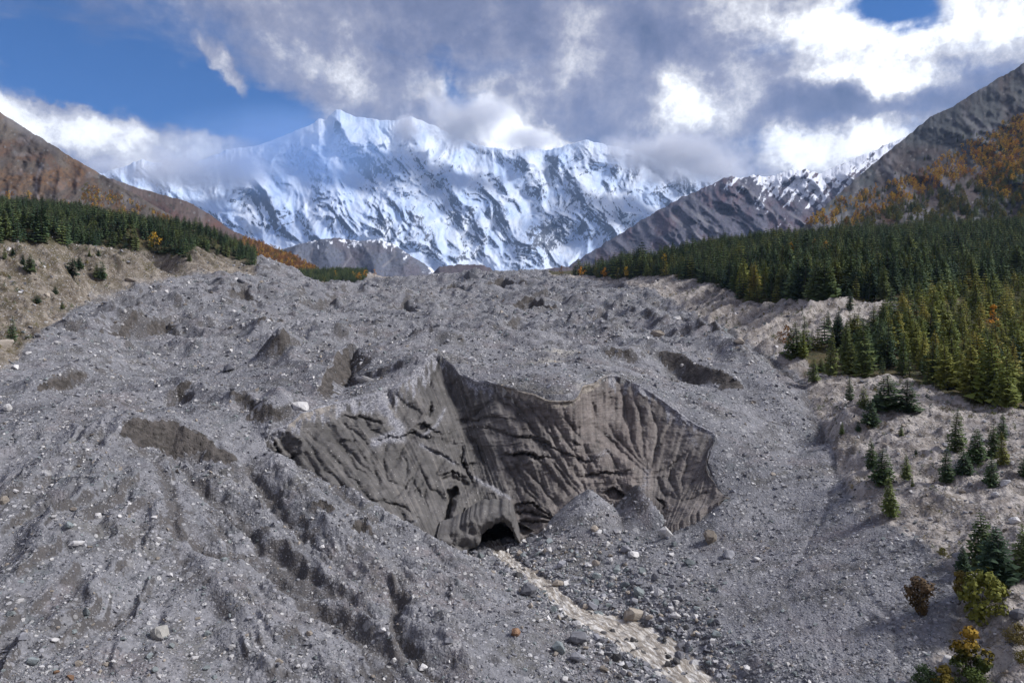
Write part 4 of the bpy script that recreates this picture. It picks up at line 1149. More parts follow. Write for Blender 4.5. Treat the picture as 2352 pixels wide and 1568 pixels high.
# --- the snow massif at the head of the valley
SP = [  # spurs: polyline (u, v), half width (px), height (m), rockiness
    ([(1340, 440), (1290, 490), (1235, 540), (1190, 605)], 55, 420, 0.75), ([(1340, 440), (1375, 480), (1415, 535)], 42, 320, 0.9), ([(1345, 450), (1345, 500), (1352, 540)], 22, 160, 0.7), ([(1235, 540), (1270, 575), (1300, 605)], 30, 160, 0.8), ([(1190, 570), (1185, 612)], 25, 120, 0.9),
    ([(1462, 398), (1452, 440), (1440, 500), (1420, 540)], 38, 330, 0.8), ([(1470, 420), (1520, 440), (1560, 470)], 34, 240, 0.7), ([(1420, 385), (1400, 430), (1430, 460)], 22, 140, 0.9), ([(1370, 372), (1330, 400), (1300, 420)], 24, 150, 0.7),
    ([(582, 405), (552, 440), (515, 480)], 34, 330, 0.5), ([(582, 405), (605, 450), (640, 505), (668, 545)], 40, 380, 0.95), ([(578, 430), (570, 470), (590, 510)], 30, 200, 0.9), ([(625, 375), (650, 410), (690, 440)], 22, 150, 0.45), ([(640, 372), (600, 390), (560, 400)], 20, 140, 0.25),
    ([(770, 256), (790, 300), (820, 345), (860, 370)], 38, 260, 0.75), ([(775, 256), (740, 300), (690, 340), (620, 370)], 40, 260, 0.12), ([(840, 300), (870, 330), (890, 370)], 26, 150, 0.6), ([(905, 280), (960, 330), (920, 400)], 40, 240, 0.35),
    ([(840, 455), (870, 475), (880, 530)], 34, 240, 0.95), ([(740, 450), (770, 490), (800, 520)], 34, 200, 0.75), ([(920, 460), (960, 500), (980, 540)], 32, 220, 0.85), ([(1010, 470), (1050, 500), (1080, 540)], 34, 230, 0.85), ([(1100, 430), (1150, 470), (1160, 510)], 36, 240, 0.9), ([(1130, 400), (1170, 440), (1190, 470)], 26, 160, 0.7),
    ([(1100, 400), (1070, 440), (1040, 470)], 30, 180, 0.5), ([(1200, 395), (1240, 420), (1250, 450)], 28, 170, 0.75), ([(1080, 490), (1110, 530), (1100, 570)], 28, 170, 0.9), ([(1040, 520), (1060, 570), (1040, 605)], 30, 180, 0.8), ([(1130, 530), (1160, 570), (1150, 600)], 24, 120, 0.7),
    ([(960, 545), (1000, 580), (980, 600)], 26, 120, 0.6), ([(900, 520), (930, 550)], 20, 90, 0.7), ([(700, 545), (760, 560)], 18, 70, 0.8), ([(1050, 350), (1010, 400), (970, 430)], 34, 200, 0.4), ([(1190, 345), (1210, 390), (1190, 420)], 26, 160, 0.5), ([(1290, 340), (1270, 380), (1290, 410)], 26, 160, 0.6), ([(1500, 380), (1540, 410), (1600, 430)], 26, 140, 0.7), ([(1560, 395), (1610, 420), (1640, 440)], 22, 100, 0.6)]


def snow_relief(u, v, t, a, b):
    r = np.zeros_like(u)
    w1, w2 = u + 10 * fbm(u / 60, v / 60, 3, 0.5, 130), v + 10 * fbm(u / 60, v / 60, 3, 0.5, 134)
    for pl, w, hg, rk in SP:
        d, par, _ = poly_dist(w1, w2, pl)
        r = np.maximum(r, hg * np.clip(1 - d / w, 0, 1) ** 0.9 * (0.55 + 0.45 * np.sin(np.pi * np.clip(par, 0.08, 0.92))))
    wa, wb = a + 160 * perlin(a / 500, b / 500, 145), b + 160 * perlin(a / 500, b / 500, 146)
    r = r + 250 * (ridged((wa + 0.7 * wb) / 900, (wb - 0.5 * wa) / 1700, 5, 0.5, 136) - 0.9) + 75 * (ridged((wa - 0.7 * wb) / 420, (wb + 0.5 * wa) / 900, 4, 0.55, 140) - 0.8)
    r = r + 15 * (ridged((wa + 0.8 * wb) / 130, (wb - 0.6 * wa) / 330, 3, 0.6, 148) - 0.8) + 10 * fbm(a / 60, b / 90, 2, 0.6, 144)
    return r * sstep(640, 600, v) + 60 * sstep(640, 600, v)


def snow_attr(u, v, t, a, b, n, rl):
    steep = 1 - np.abs(n[..., 2])
    rk = np.zeros_like(u)
    w1, w2 = u + 12 * fbm(u / 40, v / 40, 3, 0.6, 150), v + 12 * fbm(u / 40, v / 40, 3, 0.6, 154)
    for pl, w, hg, k in SP:
        d, par, _ = poly_dist(w1, w2, pl)
        rk = np.maximum(rk, k * np.clip(1.15 - d / (w * 0.85), 0, 1))
    gx = np.gradient(rl, axis=1)
    gx = np.clip(gx / (np.std(gx) + 1e-6), -2, 2)
    streak = perlin((a * 0.8 + b * 0.7) / 55, (b * 0.8 - a * 0.7) / 260, 158) + 0.7 * perlin((a * 0.8 + b * 0.7) / 24, (b * 0.8 - a * 0.7) / 110, 159) + 0.6 * perlin(a / 60, b / 60, 157)
    sides = perlin((a * 0.75 - b * 0.66) / 45, (b * 0.75 + a * 0.66) / 200, 160)
    zs = (steep - np.mean(steep)) / (np.std(steep) + 1e-6)
    rock = 0.27 * rk + 0.11 * streak + 0.07 * sides + 0.06 * gx + 0.15 * np.clip(zs, -2, 2) + 0.24 + 0.13 * perlin(a / 800, b / 420, 149)
    rock += 0.28 * sstep(30, 8, np.hypot((u - 1250) * 0.35, (v - 545) * 0.6)) * sstep(1180, 1200, u)
    rock -= 0.35 * sstep(330, 270, v) * (1 - 0.7 * sstep(0.5, 0.8, rk))
    rock -= 0.12 * sstep(360, 320, v)
    rock -= 0.25 * sstep(590, 612, v) * sstep(1180, 1150, u)
    rock -= 0.5 * sstep(18, 0, np.abs(v - (470 + (u - 480) * 0.55))) * sstep(700, 620, u)
    return {'rock': np.clip(rock, 0, 1)}


SKY_S = [(-700, 420, 12500), (-200, 400, 12500), (150, 400, 12400), (240, 398, 12300), (290, 380, 12300), (325, 366, 12300), (350, 372, 12300), (420, 385, 12300), (520, 345, 12400), (600, 332, 12500), (650, 312, 12500), (700, 292, 12500), (722, 282, 12500), (733, 272, 12500), (748, 276, 12500), (762, 262, 12500), (772, 250, 12500), (790, 256, 12500), (812, 268, 12500), (850, 273, 12500), (905, 278, 12500), (945, 268, 12500), (990, 285, 12500), (1040, 312, 12400), (1100, 334, 12300), (1180, 346, 12200), (1215, 334, 12200), (1255, 345, 12200), (1290, 338, 12100), (1345, 320, 12000), (1385, 332, 12000), (1445, 343, 11800), (1490, 360, 11600), (1530, 378, 11500), (1600, 398, 11300), (1650, 408, 11200), (1800, 425, 11000), (2400, 430, 11000)]
BASE_S = [(-700, 660, 8600), (2400, 660, 8600)]
mountain('snow_mountain', SKY_S, BASE_S, (-150, 1750, 900), 230, snow_relief, mat_snow(), snow_attr, jag=2.5, jf=16, prof=0.85, seed=1)

# --- brown spur on the right of the valley head, snow on its crest
SKY_R = [(1230, 650, 4300), (1300, 614, 4300), (1360, 577, 4400), (1420, 540, 4500), (1500, 490, 4700), (1560, 456, 4800), (1600, 440, 4850), (1640, 420, 4900), (1680, 404, 5000), (1700, 409, 5000), (1730, 402, 5000), (1760, 408, 5000), (1800, 394, 5000), (1830, 392, 5000), (1850, 388, 5000), (1880, 398, 5000), (1950, 372, 5100), (2000, 350, 5200), (2050, 326, 5300), (2095, 311, 5400), (2140, 300, 5400), (2300, 240, 5400)]
BASE_R = [(1230, 655, 3400), (1450, 640, 3100), (2300, 600, 2900)]


def relief_r(u, v, t, a, b):
    r = 170 * (ridged((a * 0.8 + b * 0.9) / 700, (b - 0.6 * a) / 1100, 5, 0.6, 170) - 0.9) + 80 * (ridged((a + b * 0.9) / 190, (b - 0.5 * a) / 420, 3, 0.6, 174) - 0.8) + 22 * fbm(a / 60, b / 60, 4, 0.65, 176)
    for pl, w, hg in [([(1700, 405), (1660, 450), (1560, 520), (1450, 590)], 60, 200), ([(1840, 390), (1880, 430), (1900, 470)], 45, 200), ([(2000, 350), (1940, 420), (1920, 470)], 40, 180), ([(1760, 405), (1800, 450), (1830, 490)], 40, 150)]:
        d, par, _ = poly_dist(u, v, pl)
        r = r + hg * np.clip(1 - d / w, 0, 1) * (1 - 0.5 * par)
    return r


def attr_r(u, v, t, a, b, n, rl):
    lim = ipl([(1200, 300), (1600, 400), (1680, 440), (1760, 480), (1840, 500), (1900, 480), (1990, 440), (2100, 400), (2300, 300)], u)
    st = perlin((a * 0.75 - b * 0.66) / 40, (b * 0.75 + a * 0.66) / 190, 180) + 0.8 * perlin((a * 0.75 - b * 0.66) / 17, (b * 0.75 + a * 0.66) / 80, 181) + 0.5 * perlin(a / 25, b / 30, 182)
    sn = 0.27 + 0.36 * st + 0.45 * np.clip((lim - v) / 60, -2, 1) + 0.2 * np.clip(np.gradient(rl, axis=1) / 20, -1, 1)
    sn = np.where(u < 1640, sn - 0.6 * sstep(1680, 1620, u), sn)
    tint = sstep(0.1, 0.5, perlin(a / 120, b / 60, 184) + 0.6 * perlin(a / 30, b / 25, 185)) * sstep(560, 610, v + (u - 1450) * 0.1) * 0.6
    return {'rock': np.clip(sn, 0, 0.75) * (v < lim + 40), 'tint': tint * 0.5, 'scree': 0.55 * sstep(0.25, 0.6, perlin(a / 60 + b / 50, b / 300, 186))}


mountain('mountain_spur_right', SKY_R, BASE_R, (1232, 2290, 560), 150, relief_r, mat_hill('heath_and_rock', (0.072, 0.074, 0.10), (0.135, 0.13, 0.16), (0.112, 0.078, 0.094), 0.012), attr_r, jag=3.0, jf=12, seed=2)

# --- snow-dusted knoll in the middle distance
SKY_K = [(560, 620, 4200), (640, 574, 4300), (690, 560, 4300), (735, 549, 4300), (775, 546, 4300), (825, 554, 4300), (870, 550, 4300), (905, 561, 4300), (945, 588, 4200), (985, 612, 4100), (1020, 640, 4000)]


def attr_k(u, v, t, a, b, n, rl):
    top = ipl(SKY_K, u)
    st = perlin((a) / 60 + 0.8 * perlin(a / 60, b / 60, 188), b / 70, 189) + 0.7 * perlin(a / 24, b / 26, 190) + 0.4 * perlin(a / 10, b / 12, 191)
    sn = 0.52 + 0.42 * st - (v - top) / 60
    sc = np.zeros_like(u)
    for pl in ([(800, 565), (806, 590), (790, 612)], [(718, 570), (712, 600), (735, 618)], [(905, 570), (906, 590), (880, 612)], [(845, 570), (830, 600)]):
        d, par, _ = poly_dist(u, v, pl)
        sc = np.maximum(sc, np.exp(-(d / 2.2) ** 2))
    return {'rock': np.clip(sn, 0, 0.7), 'tint': 0 * u, 'scree': sc * 0.8}


def relief_k(u, v, t, a, b):
    r = 60 * (ridged(a / 260, b / 600, 3, 0.5, 192) - 0.8) + 10 * fbm(a / 40, b / 40, 3, 0.6, 193)
    for pl in ([(760, 548), (745, 580), (760, 612)], [(830, 555), (850, 585), (860, 612)], [(680, 562), (670, 600)], [(900, 560), (940, 600)]):
        d, par, _ = poly_dist(u, v, pl)
        r = r + 130 * np.clip(1 - d / 36, 0, 1)
    return r


mountain('dusted_knoll', SKY_K, [(560, 650, 3500), (1020, 655, 3500)], (562, 1018, 240), 60, relief_k, mat_hill('scree_and_heath', (0.11, 0.12, 0.155), (0.165, 0.175, 0.21), (0.13, 0.12, 0.14), 0.01), attr_k, jag=1.5, jf=10, seed=3)
mountain('low_far_moraine', [(980, 640, 3000), (1010, 612, 3000), (1060, 607, 3000), (1110, 608, 3000), (1140, 625, 3000), (1180, 640, 3000), (1230, 622, 3000), (1290, 612, 3000), (1340, 618, 3000), (1400, 640, 3000)], [(980, 655, 2600), (1400, 655, 2600)], (982, 1398, 160), 16, lambda u, v, t, a, b: 12 * fbm(a / 80, b / 40, 3, 0.6, 196), mat_hill('far_heath', (0.10, 0.085, 0.095), (0.14, 0.12, 0.125), (0.10, 0.075, 0.08), 0.02), lambda u, v, t, a, b, n, rl: {'rock': 0 * u, 'tint': 0 * u, 'scree': 0 * u}, jag=2, jf=12, seed=4)

# --- brown hill with an autumn wood at its foot, on the left
SKY_H2 = [(120, 400, 2500), (200, 400, 2500), (260, 411, 2450), (310, 430, 2400), (370, 446, 2350), (430, 463, 2300), (480, 490, 2250), (530, 528, 2200), (568, 545, 2150), (620, 565, 2050), (680, 588, 1950), (735, 622, 1850), (770, 650, 1800)]


def attr_h2(u, v, t, a, b, n, rl):
    low = ipl([(120, 640), (480, 600), (530, 556), (570, 547), (700, 560), (770, 640)], u) + 7 * perlin(u / 14, v / 14, 206)
    return {'rock': 0 * u, 'tint': sstep(-4, 8, v - low) * 0.8, 'scree': 0.25 * sstep(0.2, 0.6, perlin(a / 40, b / 120, 207))}


mountain('heath_hill_left', SKY_H2, [(120, 640, 1500), (500, 655, 1450), (770, 660, 1450)], (122, 768, 330), 90, lambda u, v, t, a, b: 45 * (ridged((a - b * 0.8) / 220, (b + a * 0.5) / 500, 3, 0.5, 208) - 0.8) + 6 * fbm(a / 30, b / 30, 3, 0.6, 209), mat_hill('brown_heath', (0.095, 0.072, 0.066), (0.14, 0.105, 0.09), (0.125, 0.07, 0.058), 0.012), attr_h2, jag=1.5, jf=12, seed=5)

# --- the near slope on the left
SKY_H1 = [(-900, -60, 2000), (-500, 30, 1800), (-250, 120, 1650), (-100, 200, 1550), (0, 258, 1500), (50, 290, 1480), (100, 320, 1450), (140, 346, 1430), (190, 375, 1400), (245, 408, 1370), (300, 440, 1320), (350, 470, 1270), (400, 498, 1200), (450, 524, 1120), (520, 560, 1050), (580, 605, 1000)]
BASE_H1 = [(-900, 560, 800), (0, 540, 800), (300, 570, 820), (580, 640, 900)]


def relief_h1(u, v, t, a, b):
    return 65 * (ridged((a - 0.4 * b) / 170, (b + 0.3 * a) / 420, 5, 0.58, 212) - 0.85) + 16 * fbm(a / 30, b / 30, 4, 0.6, 216)


def attr_h1(u, v, t, a, b, n, rl):
    d, par, _ = poly_dist(u + 3 * perlin(u / 12, v / 12, 219), v, [(98, 380), (84, 410), (82, 440), (90, 462), (96, 490)])
    sc = np.exp(-(d / 3.0) ** 2) + 0.35 * sstep(0.25, 0.6, perlin(a / 60, b / 25, 220) + 0.4 * perlin(a / 12, b / 12, 221))
    sc = np.maximum(sc, 0.55 * sstep(26, 4, v - ipl(SKY_H1, u)) * sstep(150, 60, u))  # sunlit crest edge painted pale through the scree mask
    ti = sstep(0.05, 0.5, perlin(a / 90, b / 60, 222) + 0.5 * perlin(a / 22, b / 20, 223)) * 0.28
    return {'rock': 0 * u, 'tint': ti, 'scree': np.clip(sc * 0.8, 0, 1)}


mountain('hillside_left', SKY_H1, BASE_H1, (-880, 575, 460), 130, relief_h1, mat_hill('dark_heath', (0.072, 0.060, 0.054), (0.125, 0.105, 0.088), (0.115, 0.072, 0.052), 0.02), attr_h1, jag=2.5, jf=16, seed=6)

# --- the big slope on the right with the autumn birches
SKY_H5 = [(1780, 560, 1050), (1840, 522, 1150), (1870, 498, 1250), (1930, 442, 1500), (2000, 382, 1750), (2060, 332, 1900), (2100, 300, 2000), (2140, 266, 2050), (2190, 245, 2050), (2250, 206, 2100), (2300, 176, 2150), (2352, 146, 2150), (2450, 90, 2200), (2600, 20, 2200), (3000, -120, 2300), (3250, -200, 2300)]
BASE_H5 = [(1780, 580, 820), (2000, 575, 780), (2352, 570, 720), (3250, 560, 650)]


def relief_h5(u, v, t, a, b):
    return 85 * (ridged((a * 0.7 + b * 0.8) / 240, (b - 0.7 * a) / 500, 5, 0.58, 224) - 0.85) + 20 * fbm(a / 35, b / 35, 4, 0.6, 228)


def attr_h5(u, v, t, a, b, n, rl):
    q = perlin((a + b) / 70, (b - a) / 160, 230) + 0.6 * perlin(a / 20, b / 20, 231) + 0.4 * perlin(a / 8, b / 8, 232)
    return {'rock': 0 * u, 'tint': 0.35 * sstep(0.2, 0.7, perlin(a / 50, b / 50, 233)) * sstep(0.8, 0.5, t), 'scree': 0.4 * sstep(0.1, 0.8, q)}


mountain('hillside_right', SKY_H5, BASE_H5, (1782, 3240, 560), 200, relief_h5, mat_hill('grey_slope', (0.066, 0.072, 0.076), (0.105, 0.11, 0.112), (0.078, 0.062, 0.06), 0.018), attr_h5, jag=3.0, jf=18, prof=1.15, seed=7)

# ------------------------------------------------------------------ plants: prototypes
def mat_leaf(name, c1, c2, c3=None, top=None):
    m, t = material(name)
    r = t.rand()
    p = t.pos()
    n = t.noise(p, 0.8, 3, 0.6)
    col = t.mix(t.mapr(t.math('ADD', t.math('MULTIPLY', r, 0.7), t.math('MULTIPLY', n, 0.5)), 0.25, 0.85), c1, c2)
    if c3 is not None:
        col = t.mix(t.mapr(r, 0.62, 0.95), col, c3)
    if top is not None:
        g = t.node('ShaderNodeTexCoord').outputs['Generated']
        sx = t.node('ShaderNodeSeparateXYZ')
        t.link(g, sx.inputs[0])
        col = t.mix(t.mapr(t.math('ADD', sx.outputs[2], t.math('MULTIPLY', n, 0.6)), 0.65, 1.15), col, top)
    b = t.out(col, 0.75, None, 0.15)
    return m


def mat_bark():
    m, t = material('bark')
    p = t.pos()
    t.out(t.mix(t.noise(t.scale(p, (6, 6, 1.2)), 1.0, 4, 0.7), (0.05, 0.04, 0.033), (0.14, 0.115, 0.095)), 0.95)
    return m


M_BARK = mat_bark()
M_FIR_DARK = mat_leaf('dark_conifer_needles', (0.038, 0.066, 0.034), (0.100, 0.145, 0.060), (0.150, 0.180, 0.060))
M_FIR_MID = mat_leaf('mid_green_conifer_needles', (0.064, 0.100, 0.036), (0.145, 0.180, 0.052), (0.20, 0.205, 0.052))
M_FIR_YEL = mat_leaf('yellow_green_conifer_needles', (0.15, 0.18, 0.038), (0.28, 0.285, 0.062), (0.33, 0.275, 0.06))
M_GOLD = mat_leaf('gold_birch_leaves', (0.52, 0.30, 0.026), (0.72, 0.47, 0.05), (0.60, 0.27, 0.026))
M_RUST = mat_leaf('rust_birch_leaves', (0.20, 0.085, 0.02), (0.36, 0.165, 0.03), (0.26, 0.11, 0.03))
M_OLIVE = mat_leaf('olive_leaves', (0.085, 0.09, 0.022), (0.17, 0.155, 0.034), (0.25, 0.185, 0.034))


def tri_soup(tris):
    a = np.array(tris, float)
    return a.reshape(-1, 3), np.arange(len(a) * 3).reshape(-1, 3)


def conifer_mesh(name, levels, spokes, clumps, seed, hgt=10.0, R=1.9, low=0.06):
    r_ = random.Random(seed)
    T = []
    for k in range(levels):
        q = k / (levels - 1)
        z = hgt * (low + (1.0 - low) * q ** 0.93)
        rad = R * ((1 - q) ** 0.68) * (0.72 + 0.28 * min(1, q * 6)) * r_.uniform(0.82, 1.12) + 0.10
        n = max(4, int(round(spokes * (1 - 0.45 * q))))
        a0 = r_.uniform(0, 6.28)
        for i in range(n):
            a = a0 + 6.283 * i / n + r_.uniform(-0.25, 0.25)
            L = rad * r_.uniform(0.68, 1.15)
            if r_.random() < 0.06:
                continue
            ca, sa = math.cos(a), math.sin(a)
            droop = r_.uniform(0.12, 0.42) * (1 - 0.7 * q)
            for c in range(clumps):
                f0 = c / clumps * 0.85
                f1 = (c + 1) / clumps + r_.uniform(-0.02, 0.1)
                w = L * r_.uniform(0.20, 0.36) * (1.15 - 0.5 * f0) + 0.05
                up = r_.uniform(-0.05, 0.16)
                p0 = (ca * L * f0, sa * L * f0, z - droop * L * f0 ** 1.4)
                p1 = (ca * L * f1, sa * L * f1, z - droop * L * f1 ** 1.4 + up)
                fm_ = (f0 + f1) / 2
                pm = (ca * L * fm_, sa * L * fm_, z - droop * L * fm_ ** 1.4 - 0.10 * L)
                wl = (pm[0] - sa * w, pm[1] + ca * w, pm[2] - r_.uniform(0.0, 0.22) * L)
                wr = (pm[0] + sa * w, pm[1] - ca * w, pm[2] - r_.uniform(0.0, 0.22) * L)
                T.append((p0, wr, p1))
                T.append((p0, p1, wl))
    v, f = tri_soup(T)
    return mesh_from(name, v, f, smooth=False)


def trunk_mesh(name, hgt, r0, r1, sides=6, limbs=0, seed=1):
    r_ = random.Random(seed)
    vs, fs = [], []

    def tube(p, q, a, b):
        d = (Vector(q) - Vector(p)).normalized()
        x = d.orthogonal().normalized()
        y = d.cross(x)
        s = len(vs)
        for c, r in ((p, a), (q, b)):
            for i in range(sides):
                an = 6.283 * i / sides
                vs.append(tuple(Vector(c) + x * math.cos(an) * r + y * math.sin(an) * r))
        for i in range(sides):
            j = (i + 1) % sides
            fs.append((s + i, s + j, s + sides + j, s + sides + i))
    bx, by = r_.uniform(-.03, .03) * hgt, r_.uniform(-.03, .03) * hgt
    tube((0, 0, -0.08 * hgt), (bx, by, hgt * 0.5), r0, (r0 + r1) / 2)
    tube((bx, by, hgt * 0.5), (0, 0, hgt), (r0 + r1) / 2, r1)
    for k in range(limbs):
        a = r_.uniform(0, 6.28)
        z = hgt * r_.uniform(0.3, 0.75)
        L = hgt * r_.uniform(0.25, 0.42)
        tube((0, 0, z), (math.cos(a) * L, math.sin(a) * L, z + L * r_.uniform(0.5, 1.0)), r0 * 0.4, r1 * 0.6)
    return mesh_from(name, np.array(vs), fs)


def leafy_mesh(name, clumps, per, seed, hgt=8.0, rx=2.6, z0=0.3, leaf=0.42, squash=1.0):
    r_ = random.Random(seed)
    T = []
    for c in range(clumps):
        a, q = r_.uniform(0, 6.28), r_.random() ** 0.5
        zz = r_.uniform(0, 1)
        env = math.sin(math.pi * min(1, 0.15 + 0.85 * zz)) ** 0.7
        cx, cy, cz = math.cos(a) * rx * q * env * 0.85, math.sin(a) * rx * q * env * 0.85, hgt * (z0 + (0.97 - z0) * zz)
        cr = rx * r_.uniform(0.26, 0.44)
        for i in range(per):
            d = Vector((r_.gauss(0, 1), r_.gauss(0, 1), r_.gauss(0, 1) * 0.8)).normalized() * cr * r_.uniform(0.45, 1.0)
            c3 = Vector((cx, cy, cz)) + d
            n = (d.normalized() + Vector((r_.uniform(-.7, .7), r_.uniform(-.7, .7), r_.uniform(-.2, .9)))).normalized()
            x = n.orthogonal().normalized()
            y = n.cross(x)
            an = r_.uniform(0, 6.28)
            x, y = x * math.cos(an) + y * math.sin(an), y * math.cos(an) - x * math.sin(an)
            s = leaf * r_.uniform(0.6, 1.3)
            T.append((tuple(c3 - x * s * 0.5), tuple(c3 + y * s * 0.6), tuple(c3 + x * s * 0.5)))
            T.append((tuple(c3 - x * s * 0.5), tuple(c3 + x * s * 0.5), tuple(c3 - y * s * 0.5)))
    v, f = tri_soup(T)
    return mesh_from(name, v, f, smooth=False)


def join_mats(name, a, ma, b, mb):
    """one mesh of two parts with a material each, for trees too far away to be taken apart"""
    va, vb = [np.array([v.co[:] for v in m.vertices]) for m in (a, b)]
    fa, fb = [[list(p.vertices) for p in m.polygons] for m in (a, b)]
    me = mesh_from(name, np.concatenate([va, vb]), fa + [[i + len(va) for i in f] for f in fb], smooth=False)
    me.materials.append(ma)
    me.materials.append(mb)
    for p in me.polygons[len(fa):]:
        p.material_index = 1
    return me


FIR_CROWN = [conifer_mesh('conifer_crown', 24, 10, 3, 31, R=1.75), conifer_mesh('conifer_crown', 22, 9, 3, 32, R=2.1), conifer_mesh('conifer_crown', 26, 9, 3, 33, R=1.5), conifer_mesh('conifer_crown', 20, 10, 3, 34, R=2.5, low=0.03)]
FIR_TRUNK = trunk_mesh('conifer_trunk', 9.6, 0.17, 0.03)
FIR_FAR = [conifer_mesh('far_conifer', 11, 9, 2, 41, R=2.1), conifer_mesh('far_conifer', 10, 9, 2, 42, R=2.5), conifer_mesh('far_conifer', 12, 8, 2, 43, R=1.8)]
TRUNK_FAR = trunk_mesh('far_trunk', 9.6, 0.17, 0.03, 4)
BIRCH_CROWN = [leafy_mesh('birch_crown', 15, 16, 51), leafy_mesh('birch_crown', 13, 16, 52, rx=2.1), leafy_mesh('birch_crown', 17, 15, 53, rx=3.0, hgt=7)]
BIRCH_TRUNK = trunk_mesh('birch_trunk', 6.2, 0.13, 0.03, 5, 4)


def with_mat(me, *mats):
    c = me.copy()
    c.materials.clear()
    for m in mats:
        c.materials.append(m)
    return c


FAR_SETS = {'dark': [join_mats('conifer', TRUNK_FAR, M_BARK, f, M_FIR_DARK) for f in FIR_FAR], 'mid': [join_mats('conifer', TRUNK_FAR, M_BARK, f, M_FIR_MID) for f in FIR_FAR], 'yel': [join_mats('conifer', TRUNK_FAR, M_BARK, f, M_FIR_YEL) for f in FIR_FAR],
            'gold': [join_mats('birch', BIRCH_TRUNK, M_BARK, f, M_GOLD) for f in BIRCH_CROWN], 'rust': [join_mats('birch', BIRCH_TRUNK, M_BARK, f, M_RUST) for f in BIRCH_CROWN], 'olive': [join_mats('birch', BIRCH_TRUNK, M_BARK, f, M_OLIVE) for f in BIRCH_CROWN]}
NEAR_CROWN = {k: [with_mat(c, m) for c in FIR_CROWN] for k, m in (('dark', M_FIR_DARK), ('mid', M_FIR_MID), ('yel', M_FIR_YEL))}
FIR_TRUNK.materials.append(M_BARK)
BIRCH_TRUNK.materials.append(M_BARK)
BIRCH_PART = {k: [with_mat(c, m) for c in BIRCH_CROWN] for k, m in (('gold', M_GOLD), ('rust', M_RUST), ('olive', M_OLIVE))}


def scatter(name, pts, rotz, scl, idx, protos, label=None, cat=None, rot3=None):
    """one uncountable mass: prototypes instanced on points through geometry nodes"""
    n = len(pts)
    me = bpy.data.meshes.new(name)
    me.vertices.add(n)
    me.vertices.foreach_set('co', np.ascontiguousarray(pts, np.float32).ravel())
    r3 = np.zeros((n, 3), np.float32)
    r3[:, 2] = rotz
    if rot3 is not None:
        r3 = rot3
    for nm_, data in (('rot', r3), ('scl', np.asarray(scl, np.float32))):
        at = me.attributes.new(nm_, 'FLOAT_VECTOR', 'POINT')
        at.data.foreach_set('vector', np.ascontiguousarray(data, np.float32).ravel())
    at = me.attributes.new('pick', 'INT', 'POINT')
    at.data.foreach_set('value', np.ascontiguousarray(idx, np.int32))
    o = obj(name, me, None, None, label, cat, None, 'stuff')
    g = bpy.data.node_groups.new(name, 'GeometryNodeTree')
    g.interface.new_socket('Geometry', in_out='INPUT', socket_type='NodeSocketGeometry')
    g.interface.new_socket('Geometry', in_out='OUTPUT', socket_type='NodeSocketGeometry')
    N, L = g.nodes, g.links
    gi, go = N.new('NodeGroupInput'), N.new('NodeGroupOutput')
    iop = N.new('GeometryNodeInstanceOnPoints')
    jn = N.new('GeometryNodeJoinGeometry')
    for pm in reversed(protos):
        po = bpy.data.objects.new('seed_' + pm.name, pm)
        oi = N.new('GeometryNodeObjectInfo')
        oi.inputs['Object'].default_value = po
        oi.inputs['As Instance'].default_value = False
        gt = N.new('GeometryNodeGeometryToInstance')
        L.new(oi.outputs['Geometry'], gt.inputs[0])
        L.new(gt.outputs[0], jn.inputs[0])

    def na(nm_, typ):
        a = N.new('GeometryNodeInputNamedAttribute')
        a.data_type = typ
        a.inputs['Name'].default_value = nm_
        return a.outputs['Attribute']
    e2r = N.new('FunctionNodeEulerToRotation')
    L.new(na('rot', 'FLOAT_VECTOR'), e2r.inputs[0])
    L.new(gi.outputs[0], iop.inputs['Points'])
    L.new(jn.outputs[0], iop.inputs['Instance'])
    iop.inputs['Pick Instance'].default_value = True
    L.new(na('pick', 'INT'), iop.inputs['Instance Index'])
    L.new(e2r.outputs[0], iop.inputs['Rotation'])
    L.new(na('scl', 'FLOAT_VECTOR'), iop.inputs['Scale'])
    L.new(iop.outputs[0], go.inputs[0])
    md = o.modifiers.new('scatter', 'NODES')
    md.node_group = g
    return o


def place_conifer(x, y, z, h, kind, label, group, rz=None, k=None, name='conifer', width=1.0):
    e = bpy.data.objects.new(name, None)
    COL.objects.link(e)
    e.location = (x, y, z)
    s = h / 10.0 * 1.1
    e.scale = (s * width * 1.35, s * width * 1.35, s)
    width *= random.uniform(0.82, 1.25)
    e.scale = (s * width * 1.35, s * width * 1.35, s)
    e.rotation_euler = (random.gauss(0, 0.035), random.gauss(0, 0.035), random.uniform(0, 6.28) if rz is None else rz)
    tag(e, label, 'conifer', group)
    for nm_, me in (('trunk', FIR_TRUNK), ('crown', random.choice(NEAR_CROWN[kind]) if k is None else NEAR_CROWN[kind][k])):
        c = bpy.data.objects.new(nm_, me)
        COL.objects.link(c)
        c.parent = e
    return e


